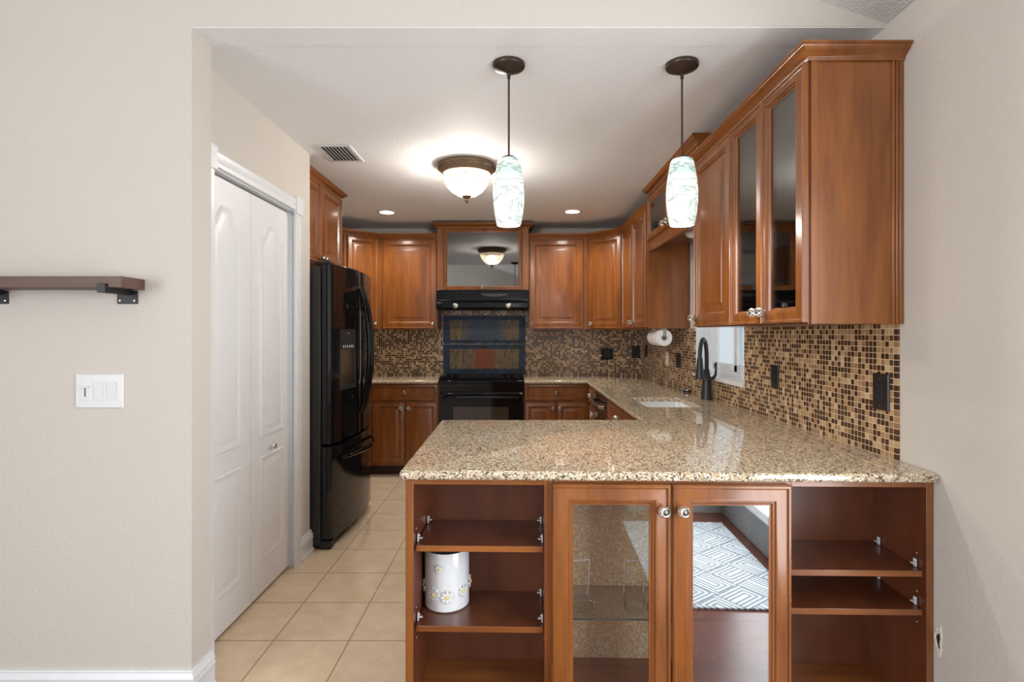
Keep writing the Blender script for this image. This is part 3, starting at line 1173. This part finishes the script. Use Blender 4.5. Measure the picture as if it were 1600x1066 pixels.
t = thing('faucet', 'dark bronze gooseneck pull-down faucet beside the white sink', 'faucet', (1.264, 3.57, CT))
bm = BM()
lathe(bm, [(.036, 0), (.036, .006), (.033, .012), (.031, .06), (.027, .13), (.022, .17), (.017, .20)], seg=20)
build('body', bm, M['black_side'], t)
bm = BM()
dirx, diry = -.58, -.81
pts = [(0, 0, .18), (0, 0, .27)]
for i in range(1, 14):
    a = PI * i / 13
    q = .075 * (1 - math.cos(a))
    pts.append((dirx * q, diry * q, .28 + .122 * math.sin(a)))
build('neck', bm_ := (lambda b: (tube(b, pts, .0135, 12), b)[1])(BM()), M['black_side'], t)
q = .15
bm = BM()
loft(bm, [[(dirx * q + r * math.cos(2 * PI * j / 16), diry * q + r * math.sin(2 * PI * j / 16), z) for j in range(16)] for r, z in ((.015, .285), (.018, .270), (.021, .23), (.026, .18), (.030, .150), (.024, .146))])
build('spray_head', bm, M['black_side'], t)
bm = BM()
tube(bm, [(.01, -.01, .135), (.03, -.035, .145), (.04, -.05, .165), (.042, -.053, .20), (.037, -.048, .235), (.038, -.05, .245)], [.014, .012, .009, .007, .006, .004], 10)
build('handle', bm, M['black_side'], t)

t = thing('air_switch', 'small low black and chrome button cap on counter behind the sink', 'button', (1.275, 4.01, CT))
bm = BM()
lathe(bm, [(.030, 0), (.030, .010), (.026, .014)], seg=20)
build('collar', bm, M['black_matte'], t)
bm = BM()
lathe(bm, [(.018, .014), (.018, .020), (.012, .024)], seg=16)
build('button', bm, M['chrome'], t)

# ------------------------------------------------------------------ REFRIGERATOR
t = thing('refrigerator', 'tall glossy black french-door refrigerator with bottom freezer', 'refrigerator', (-1.150, 3.325, 0), PI / 2)
FW = .895
bm = BM()
box(bm, .004, .072, .03, FW - .004, .76, 1.765)
build('body', bm, M['black_side'], t, bevel=.004)
bm = BM()
box(bm, .02, .02, 0, FW - .02, .74, .055)
box(bm, .0, .005, .012, .06, .07, .055)
build('base_grille', bm, M['black_matte'], t, bevel=.003)


def bow(x):
    return -.050 * (1 - (2 * x / FW - 1) ** 2)


def curved(x0, x1, z0, z1, name):
    bm = BM()
    n = 14
    xs = [x0 + (x1 - x0) * i / n for i in range(n + 1)]
    ln = [(x0, .064), (x0, bow(x0) + .012), (x0 + .004, bow(x0) + .004)] + [(x, bow(x)) for x in xs[1:-1]] + [(x1 - .004, bow(x1) + .004), (x1, bow(x1) + .012), (x1, .064)]
    def ring(z, ins):
        return [(min(max(x, x0 + ins), x1 - ins), y + (ins if y < .05 else 0), z) for x, y in ln]
    loft(bm, [ring(z0, .006), ring(z0 + .006, 0), ring(z1 - .006, 0), ring(z1, .006)])
    return build(name, bm, M['black'], t, angle=40)


d_near = curved(0, .4455, .655, 1.785, 'door')
d_far = curved(.4495, FW, .655, 1.785, 'door')
frz = curved(0, FW, .065, .640, 'freezer_drawer')
# hinge covers, handles
for x in (.03, FW - .09):
    bm = BM()
    box(bm, x, .02, 1.783, x + .06, .12, 1.80)
    build('hinge_cover', bm, M['black_matte'], t, bevel=.004)
for dr, x in ((d_near, .405), (d_far, .490)):
    bm = BM()
    pts, n = [], 18
    for i in range(n + 1):
        s = i / n
        pts.append((x, bow(x) - .006 - .062 * math.sin(PI * s) ** .75, .80 + .86 * s))
    tube(bm, pts, [.010 + .005 * math.sin(PI * i / n) for i in range(n + 1)], 10)
    build('handle', bm, M['black'], dr)
bm = BM()
pts, n = [], 18
for i in range(n + 1):
    s = i / n
    x = .10 + .695 * s
    pts.append((x, bow(x) - .006 - .050 * math.sin(PI * s) ** .6, .555))
tube(bm, pts, [.011 + .005 * math.sin(PI * i / n) for i in range(n + 1)], 10)
build('handle', bm, M['black'], frz)
# dispenser on the near door
bm = BM()
x0, x1 = .085, .330
for z0, z1, d, mi in ((.985, 1.375, .003, 0),):
    fr = .012
    n = 6
    for (a, b, c, e) in ((x0, x1, z0, z0 + fr * 2), (x0, x1, z1 - .13, z1), (x0, x0 + fr, z0, z1), (x1 - fr, x1, z0, z1)):
        xs = [a + (b - a) * i / n for i in range(n + 1)]
        loft(bm, [[(x, bow(x) - d, c) for x in xs] + [(x, bow(x) + .002, c) for x in xs[::-1]], [(x, bow(x) - d, e) for x in xs] + [(x, bow(x) + .002, e) for x in xs[::-1]]])
dsp = build('dispenser_frame', bm, M['black_side'], d_near)
bm = BM()
loft(bm, [[(x, bow(x) - .0012, 1.01) for x in (x0 + .012, .15, .21, x1 - .012)] + [(x, bow(x) + .001, 1.01) for x in (x1 - .012, .21, .15, x0 + .012)],
          [(x, bow(x) - .0012, 1.245) for x in (x0 + .012, .15, .21, x1 - .012)] + [(x, bow(x) + .001, 1.245) for x in (x1 - .012, .21, .15, x0 + .012)]])
build('dispenser_well', bm, M['steel'], d_near)
bm = BM()
for i in range(6):
    x = x0 + .045 + i * .028
    box(bm, x, bow(x) - .0045, 1.255, x + .018, bow(x) - .0025, 1.272)
box(bm, .20, bow(.2) - .0045, 1.345, .215, bow(.2) - .0025, 1.352)
build('control_buttons', bm, M['clear_plastic'], d_near, smooth=False)
bm = BM()
lathe(bm, [(.017, 0), (.017, -.003), (.014, -.004)], (FW - .10, bow(FW - .10) + .001, 1.60), 'y', 20)
build('badge', bm, M['chrome'], d_far)

# ------------------------------------------------------------------ RANGE AND HOOD
t = thing('range', 'black slide-in electric range with glass oven door', 'range', (-.730, 4.995, 0))
RW = .786
bm = BM()
box(bm, 0, .025, .04, RW, .625, .905)
build('body', bm, M['black_side'], t, bevel=.003)
bm = BM()
box(bm, -.003, .08, .905, RW + .003, .630, .918)
build('cooktop', bm, M['black'], t, bevel=.003)
bm = BM()
pf = [(-.020, .880), (-.022, .905), (.012, .918), (.085, .950), (.10, .950), (.10, .88)]
loft(bm, [[(x, y, z) for y, z in pf] for x in (-.003, RW + .003)])
cp_ = build('control_panel', bm, M['black'], t, bevel=.003)
for x in (.075, .15, RW - .175, RW - .10):
    bm = BM()
    lathe(bm, [(.022, 0), (.020, .016), (.017, .022)], seg=18)
    box(bm, -.004, -.018, .020, .004, .018, .032)
    build('knob', bm, M['black'], cp_, (x, .045, .9325), (R(23), 0, 0))
bm = BM()
sl = (.950 - .918) / (.085 - .012)
for i in range(9):
    x = .29 + i * .022
    loft(bm, [[(x, .04, .918 + (.028) * sl + .0005), (x + .014, .04, .918 + .028 * sl + .0005), (x + .014, .052, .918 + .040 * sl + .0005), (x, .052, .918 + .040 * sl + .0005)]], True, False)
build('display_marks', bm, M['steel'], cp_, smooth=False)
bm = BM()
box(bm, 0, -.004, .800, RW, .03, .880)
build('front_panel', bm, M['black'], t, bevel=.004)
bm = BM()
box(bm, .005, -.018, .245, RW - .005, .025, .790)
od = build('oven_door', bm, M['black'], t, bevel=.006)
bm = BM()
box(bm, .135, -.0195, .36, RW - .135, -.017, .665)
build('oven_window', bm, M['oven_glass'], od, smooth=False)
bm = BM()
n = 14
tube(bm, [(.04, -.015, .752), (.045, -.045, .755)] + [(.06 + (RW - .12) * i / n, -.055 - .012 * math.sin(PI * i / n), .757 + .006 * math.sin(PI * i / n)) for i in range(n + 1)] + [(RW - .045, -.045, .755), (RW - .04, -.015, .752)], .012, 10)
build('handle', bm, M['black'], od)
bm = BM()
box(bm, .005, -.012, .06, RW - .005, .025, .235)
build('storage_drawer', bm, M['black'], t, bevel=.005)

t = thing('range_hood', 'slim black under-cabinet range hood over the range', 'range hood', (-.785, 5.17, 1.585))
HW = .895
bm = BM()
pf = [(.03, .186), (.03, .085), (.0, .060), (.0, .012), (.02, .0), (.47, .0), (.47, .186)]
loft(bm, [[(x, y, z) for y, z in pf] for x in (0, HW)])
build('shell', bm, M['black_hood'], t, bevel=.003)
bm = BM()
n = 16
loft(bm, [[(.565 + .135 * math.cos(PI + PI * i / n), .0295, .150 + .028 * math.sin(PI + PI * i / n)) for i in range(n + 1)], [(.565 + .135 * math.cos(PI + PI * i / n), .026, .150 + .028 * math.sin(PI + PI * i / n)) for i in range(n + 1)]])
build('control_plate', bm, M['black_side'], t)
for x in (.19, .70):
    bm = BM()
    lathe(bm, [(.024, 0), (.026, -.004), (.022, -.007), (.01, -.009)], (x, 0, .030), 'y', 18)
    o = build('lamp', bm, M['steel'], t)

# ------------------------------------------------------------------ DISHWASHER
t = thing('dishwasher', 'dark dishwasher with bowed metal handle between wooden base cabinets', 'dishwasher', (.672, 4.565, 0), -PI / 2)
bm = BM()
box(bm, .01, .02, .02, .61, .60, .865)
build('body', bm, M['black_side'], t, smooth=False)
bm = BM()
box(bm, .008, -.012, .11, .612, .02, .868)
dd = build('door', bm, M['black'], t, bevel=.004)
bm = BM()
box(bm, .606, -.016, .11, .616, .02, .868)
build('edge_trim', bm, M['steel'], dd, smooth=False)
bm = BM()
tube(bm, [(.05, -.012, .79), (.08, -.045, .79), (.30, -.062, .79), (.53, -.045, .79), (.56, -.012, .79)], .012, 10)
build('handle', bm, M['steel'], dd)

# ------------------------------------------------------------------ ART PANELS BEHIND THE RANGE
for lab, z0, z1, i0, i1, m in (('blue-bordered striped art panel with dark blue middle, mounted on top', 1.242, 1.535, 1.281, 1.488, 'art_a'),
                               ('blue-bordered striped art panel with orange middle, just above the range', .921, 1.232, .976, 1.184, 'art_b')):
    t = thing('art_panel', lab, 'art panel', (-.345, YB - .012, (z0 + z1) / 2), 0, 'striped art panels behind the range')
    c = (z0 + z1) / 2
    bm = BM()
    box(bm, -.432, -.010, z0 - c, .432, .0035, z1 - c)
    build('border', bm, M['art_border'], t, bevel=.002)
    bm = BM()
    box(bm, -.363, -.012, i0 - c, .363, -.009, i1 - c)
    build('striped_field', bm, M[m], t, smooth=False)

# ------------------------------------------------------------------ LIGHT FIXTURES
t = thing('pendant_light', 'swirled teal glass pendant hanging free of the cabinets, over peninsula middle', 'pendant light', (-.034, 2.195, 0), 0, 'swirled glass pendants over the peninsula')
bm = BM()
lathe(bm, [(.066, ZC), (.067, ZC - .010), (.064, ZC - .016), (.045, ZC - .026), (.020, ZC - .034), (.010, ZC - .037)], seg=32)
cn = build('canopy', bm, M['bronze'], t)
bm = BM()
lathe(bm, [(.007, ZC - .037), (.007, ZC - .060), (.004, ZC - .062)], seg=12)
build('cord_grip', bm, M['bronze'], cn)
bm = BM()
tube(bm, [(0, 0, ZC - .06), (0, 0, 2.07)], .0042, 8)
build('cord', bm, M['bronze'], t)
bm = BM()
sp_ = [(.034, .272), (.042, .268), (.047, .258), (.053, .225), (.060, .18), (.064, .135), (.063, .09), (.058, .045), (.050, .004), (.047, 0)]
lathe(bm, sp_ + [(r - .004, z + .002) for r, z in sp_[::-1]], seg=32, cap0=False, cap1=False)
build('shade', bm, M['shade'], t, (0, 0, 1.792))
bm = BM()
lathe(bm, [(.020, 2.075), (.034, 2.066), (.034, 2.058), (.016, 2.055), (.016, 2.01)], seg=20)
build('socket', bm, M['bronze'], t)
p2 = copy_tree(t, (.676, 2.195, 0))
tag(p2, 'swirled teal glass pendant hanging in front of the tall wall cabinets', 'pendant light', 'swirled glass pendants over the peninsula')
for x in (-.034, .676):
    lamp('pendant_bulb', 'POINT', (x, 2.195, 1.80), 9, WARM, shadow_soft_size=.035)

t = thing('ceiling_light', 'flush bronze ceiling light with glowing vine-pattern alabaster bowl', 'ceiling light', (-.33, 3.515, 2.2))
bm = BM()
lathe(bm, [(.120, .254), (.188, .252), (.192, .240), (.186, .226), (.176, .218), (.166, .200), (.150, .186), (.140, .190)], seg=48, cap1=False)
rim = build('rim', bm, M['bronze_light'], t)
bm = BM()
for i in range(56):
    a = 2 * PI * i / 56
    lathe(bm, [(.001, -.006), (.006, -.003), (.006, .003), (.001, .006)], (.184 * math.cos(a), .184 * math.sin(a), .226), seg=6)
build('beading', bm, M['bronze'], rim)
bm = BM()
lathe(bm, [(.158, .198), (.150, .165), (.130, .118), (.10, .080), (.06, .055), (.02, .046)], seg=40, cap0=False)
build('bowl', bm, M['bowl'], t)
bm = BM()
for i in range(4):
    a0 = i * PI / 2 + .35
    pts = []
    for j in range(15):
        s = j / 14
        rr_ = .152 - .07 * math.sin(s * PI) * .9
        zz = .175 - .075 * math.sin(s * PI)
        aa = a0 + 1.35 * s
        rad = .1605 * math.sqrt(max(0, 1 - ((.205 - zz) / .17) ** 2))
        pts.append((rad * math.cos(aa), rad * math.sin(aa), zz))
    tube(bm, pts, .003, 5)
build('vine_scroll', bm, M['bronze_light'], t)
bm = BM()
lathe(bm, [(.030, .056), (.033, .048), (.022, .038), (.010, .030), (.014, .022), (.010, .010), (.002, .002)], seg=16)
build('finial', bm, M['bronze_light'], t)
lamp('ceiling_bulb', 'POINT', (-.33, 3.515, 2.31), 72, WARM, shadow_soft_size=.06)

for i, (x, y) in enumerate(((-1.19, 4.89), (.503, 4.86))):
    lab = ('recessed round ceiling downlight nearest the over-refrigerator cabinet', 'recessed round ceiling downlight on the sink side of the kitchen')[i]
    t = thing('recessed_light', lab, 'ceiling light', (x, y, ZC), 0, 'recessed downlights in the kitchen ceiling')
    bm = BM()
    lathe(bm, [(.062, -.002), (.085, -.005), (.092, -.003), (.093, 0)], seg=32, cap0=False, cap1=False)
    build('trim_ring', bm, M['white_plastic'], t)
    bm = BM()
    lathe(bm, [(.064, -.001), (.064, -.003), (.03, -.006)], seg=32)
    build('lens', bm, M['lens'], t)
    lamp('downlight_bulb', 'SPOT', (x, y, ZC - .015), 48, WARM, (0, 0, 0), spot_size=R(150), spot_blend=.8, shadow_soft_size=.06)

t = thing('puck_light', 'small white dome light under the cabinet bridging the window', 'light', (1.19, 3.60, 2.0))
bm = BM()
lathe(bm, [(.060, .029), (.060, .020), (.054, .008), (.036, -.004), (.012, -.008)], seg=24)
build('diffuser', bm, M['puck'], t)

# ceiling vent
t = thing('ceiling_vent', 'white slatted air vent in the ceiling above the closet door', 'vent', (-1.085, 3.288, ZC))
bm = BM()
a, b = .105, .153
for bx in ((-a, -b, -.006, a, -b + .022, 0), (-a, b - .022, -.006, a, b, 0), (-a, -b + .022, -.006, -a + .022, b - .022, 0), (a - .022, -b + .022, -.006, a, b - .022, 0)):
    box(bm, *bx)
build('frame', bm, M['trim'], t, bevel=.002)
bm = BM()
box(bm, -a + .02, -b + .02, -.0012, a - .02, b - .02, -.0002)
build('backing', bm, M['dark'], t, smooth=False)
for i in range(8):
    x = -a + .030 + i * .0215
    bm = BM()
    loft(bm, [[(x - .009, y, -.002), (x + .003, y, -.009), (x + .006, y, -.009), (x - .005, y, -.002)] for y in (-b + .022, b - .022)])
    build('slat', bm, M['trim'], t, smooth=False)


# ------------------------------------------------------------------ WALL PLATES
def plate(name, label, cat, loc, rotz, w, h, m, devs, group=None, screws=True, dm=None):
    t = thing(name, label, cat, loc, rotz, group)
    bm = BM()
    loft(bm, [[(x * (w / 2 - i), y, z * (h / 2 - i)) for x, z in ((-1, -1), (1, -1), (1, 1), (-1, 1))] for i, y in ((0, 0), (0, -.003), (.004, -.007))])
    build('cover_plate', bm, m, t)
    for dx, kind in devs:
        bm = BM()
        if kind == 'rocker':
            loft(bm, [[(dx - .016, -.006, -.033), (dx + .016, -.006, -.033), (dx + .016, -.006, .033), (dx - .016, -.006, .033)],
                      [(dx - .0155, -.009, -.0325), (dx + .0155, -.009, -.0325), (dx + .0155, -.0125, .0325), (dx - .0155, -.0125, .0325)]])
            build('rocker', bm, dm or m, t)
        elif kind == 'dimmer':
            box(bm, dx - .016, -.0085, -.033, dx + .016, -.006, .033)
            build('dimmer_body', bm, dm or m, t, bevel=.001)
            bm = BM()
            box(bm, dx - .002, -.0092, -.02, dx + .002, -.0083, .018)
            build('slot', bm, M['bronze'], t, smooth=False)
            bm = BM()
            box(bm, dx - .013, -.016, .012, dx + .013, -.008, .020)
            build('slider', bm, dm or m, t, bevel=.001)
        elif kind == 'outlet':
            for s in (-1, 1):
                bm = BM()
                box(bm, dx - .016, -.0095, s * .018 - .013, dx + .016, -.006, s * .018 + .013)
                build('receptacle', bm, dm or m, t, bevel=.003)
    if screws:
        for z in (-h / 2 + .018, h / 2 - .018):
            bm = BM()
            lathe(bm, [(.0035, -.006), (.0035, -.008), (.002, -.0085)], (0, 0, z), 'y', 10)
            build('screw', bm, M['steel'], t)
    return t


plate('light_switch', 'white three-gang wall plate with dimmer and two rockers', 'light switch', (-1.498, YH, 1.1426), 0, .172, .124, M['white_plastic'],
      ((-.048, 'dimmer'), (0, 'rocker'), (.048, 'rocker')), None, False)
OG = 'dark wall plates on the mosaic'
xs = XR - .008
gl = M['black_matte']
plate('wall_outlet', 'large dark bronze outlet plate at the end of mosaic beside beige wall', 'outlet', (xs, 1.935, 1.138), -PI / 2, .086, .132, M['black_plate'], ((0, 'outlet'),), OG, True, gl)
plate('light_switch', 'dark single switch plate on mosaic just past the window', 'light switch', (xs, 2.73, 1.13), -PI / 2, .080, .118, M['black_plate'], ((0, 'rocker'),), OG, True, gl)
plate('wall_outlet', 'dark outlet plate on sink wall between almond switch and window', 'outlet', (xs, 4.36, 1.127), -PI / 2, .115, .122, M['black_plate'], ((0, 'outlet'),), OG, True, gl)
plate('light_switch', 'almond switch plate on the sink wall mosaic below the paper towel', 'light switch', (xs, 4.70, 1.127), -PI / 2, .082, .118, M['almond'], ((0, 'rocker'),))
plate('wall_outlet', 'dark plate on sink wall mosaic tight in the corner', 'outlet', (xs, 5.45, 1.17), -PI / 2, .080, .125, M['black_plate'], ((0, 'outlet'),), OG, True, gl)
plate('wall_outlet', 'flat black outlet plate on the back wall near the corner', 'outlet', (1.252, YB - .008, 1.152), 0, .086, .130, M['black_plate'], ((0, 'outlet'),), OG, True, gl)
t = thing('outlet_box', 'exposed black outlet box with ragged cutout on the back wall', 'outlet', (.950, YB - .008, 1.130), 0)
bm = BM()
pts = []
for i in range(40):
    a = 2 * PI * i / 40
    s = min(1 / max(abs(math.cos(a)), 1e-3), 1 / max(abs(math.sin(a)), 1e-3))
    q = s * (.062 + random.uniform(-.006, .005))
    pts.append((q * math.cos(a), q * math.sin(a)))
loft(bm, [[(x, -.001, z) for x, z in pts], [(x, -.004, z) for x, z in pts]])
build('cutout', bm, M['dark'], t, smooth=False)
bm = BM()
box(bm, -.030, -.014, -.042, .030, -.003, .042)
build('receptacle', bm, M['black_matte'], t, bevel=.004)

# ------------------------------------------------------------------ WALL SHELF
t = thing('wall_shelf', 'walnut-tone floating wall shelf on black metal brackets', 'shelf', (-1.337, YH, 1.505))
bm = BM()
box(bm, -.86, -.116, 0, 0, -.001, .0375)
build('board', bm, M['shelf_wood'], t, bevel=.001)
for x in (-.061, -.525):
    bm = BM()
    box(bm, x - .017, -.124, -.005, x + .017, -.0, 0)
    box(bm, x - .014, -.126, -.018, x + .014, -.116, .013)
    box(bm, x - .014, -.120, -.018, x + .014, -.004, -.004)
    box(bm, x - .036, -.005, -.050, x + .036, 0, -.003)
    br = build('bracket', bm, M['black_matte'], t, bevel=.001)
    for s in (-1, 1):
        bm = BM()
        lathe(bm, [(.004, -.004), (.004, -.0065), (.002, -.007)], (x + s * .026, 0, -.038), 'y', 10)
        build('screw', bm, M['steel'], br)

# ------------------------------------------------------------------ PAPER TOWEL
t = thing('paper_towel_holder', 'chrome paper towel holder under the two-door wall cabinet', 'paper towel holder', (1.11, 4.18, UZ0))
bm = BM()
box(bm, -.02, -.150, -.003, .02, .170, 0)
for y in (-.150, .167):
    box(bm, -.013, y, -.085, .013, y + .003, 0)
tube(bm, [(0, -.150, -.072), (0, .168, -.072)], .008, 10)
build('bracket', bm, M['chrome'], t, bevel=.001)
bm = BM()
ro = [(.020, -.142), (.060, -.142), (.061, -.139), (.061, .142), (.060, .145), (.020, .145)]
lathe(bm, ro, seg=40, axis='y', cap0=False, cap1=False)
lathe(bm, [(.020, .145), (.020, -.142)], seg=24, axis='y', mi=1, cap0=False, cap1=False)
o = build('paper_towel_roll', bm, [M['paper'], M['card']], None, (1.11, 4.18, UZ0 - .072))
tag(o, 'white paper towel roll hanging under the two-door wall cabinet', 'paper towel')

# ------------------------------------------------------------------ THINGS ON THE PENINSULA SHELVES
t = thing('canister', 'white ceramic canister with raised daisies on the open shelf', 'canister', (-.249, 1.904, .3935))
bm = BM()
lathe(bm, [(.074, 0), (.078, .004), (.0785, .012), (.0785, .196), (.077, .200), (.074, .198), (.073, .02), (.07, .012)], seg=48)
build('jar', bm, M['canister'], t)


def daisy(ang, z, s):
    ca, sa = math.cos(ang), math.sin(ang)
    R0 = .0785
    bm = BM()
    def P(u, w, o):
        a = ang + u / R0
        return ((R0 + o) * math.cos(a), (R0 + o) * math.sin(a), z + w)
    for i in range(8):
        th = 2 * PI * i / 8
        rows = []
        for rad, wd, o in ((.2, .10, .005), (.55, .21, .0065), (.85, .20, .0065), (1.0, .08, .003)):
            pu = lambda q: P(s * (rad * math.cos(th) - q * wd * math.sin(th)), s * (rad * math.sin(th) + q * wd * math.cos(th)), o - .0008 * abs(q))
            rows.append([pu(-1), pu(0), pu(1), P(s * rad * math.cos(th), s * rad * math.sin(th), 0)])
        loft(bm, rows)
    d = build('daisy', bm, M['canister'], t)
    bm = BM()
    rows = []
    for rr_, o in ((.30, .003), (.27, .008), (.12, .0095)):
        rows.append([P(s * rr_ * math.cos(2 * PI * j / 12), s * rr_ * math.sin(2 * PI * j / 12), o) for j in range(12)])
    loft(bm, rows)
    build('daisy_centre', bm, M['yellow'], d)


for dg, z, s in ((-118, .062, .024), (-82, .056, .024), (-40, .066, .021), (-168, .070, .022), (-3, .078, .022), (-101, .152, .016)):
    daisy(R(dg), z, s)

AG = 'clear acrylic easels on the glass shelf'


def easel(label, loc, rotz):
    t = thing('display_easel', label, 'display easel', loc, rotz, AG)
    bm = BM()
    for x in (-.034, .034):
        tube(bm, [(x, .055, .001), (x, .028, .065), (x, .010, .145)], .0026, 6)
    tube(bm, [(-.034, .010, .145), (-.02, .0105, .1430), (.02, .0105, .1430), (.034, .010, .145)], .0026, 6)
    build('back_frame', bm, M['white_plastic'], t)
    bm = BM()
    for x in (-.036, .036):
        box(bm, x - .003, -.055, 0, x + .003, .055, .004)
        box(bm, x - .003, -.055, .004, x + .003, -.050, .030)
    box(bm, -.036, -.030, .018, .036, .030, .021)
    box(bm, -.036, .026, .0, .036, .030, .020)
    build('base', bm, M['acrylic'], t, bevel=.0008)


z = .4185
easel('clear acrylic easel on glass shelf, on the side next to the daisy canister', (.218, 1.850, z), R(4))
easel('clear acrylic easel on glass shelf, beside the mirrored door', (.408, 1.850, z), R(-6))

# rug on the living-room floor, seen in the mirrored door
bm = BM()
prism(bm, [(.66, -.42), (1.36, -.42), (1.36, .78), (.66, .78)], -.001, .010)
tag(build('rug', bm, M['rug'], bevel=.003), 'small pale rug with grey maze pattern, reflected in the mirrored door', 'rug')

# torn patch in the wall beside the shelf unit
bm = BM()
cy, cz = 1.683, .385
loops = []
for sc_, o in ((1.35, .0), (1.15, .004), (.85, .0035), (.70, .001)):
    lp = []
    for i in range(18):
        a = 2 * PI * i / 18
        j = 1 + .22 * math.sin(3 * a + 1) + .12 * math.sin(7 * a)
        lp.append((XR - o, cy + .011 * sc_ * j * math.cos(a), cz + .034 * sc_ * j * math.sin(a)))
    loops.append(lp)
loft(bm, loops[:], False, False)
struct(build('wall_damage', bm, M['plaster']))
bm = BM()
loft(bm, [loops[-1], [(XR - .0005, y, z_) for x, y, z_ in loops[-1]]])
struct(build('wall_hole', bm, M['dark'], smooth=False))
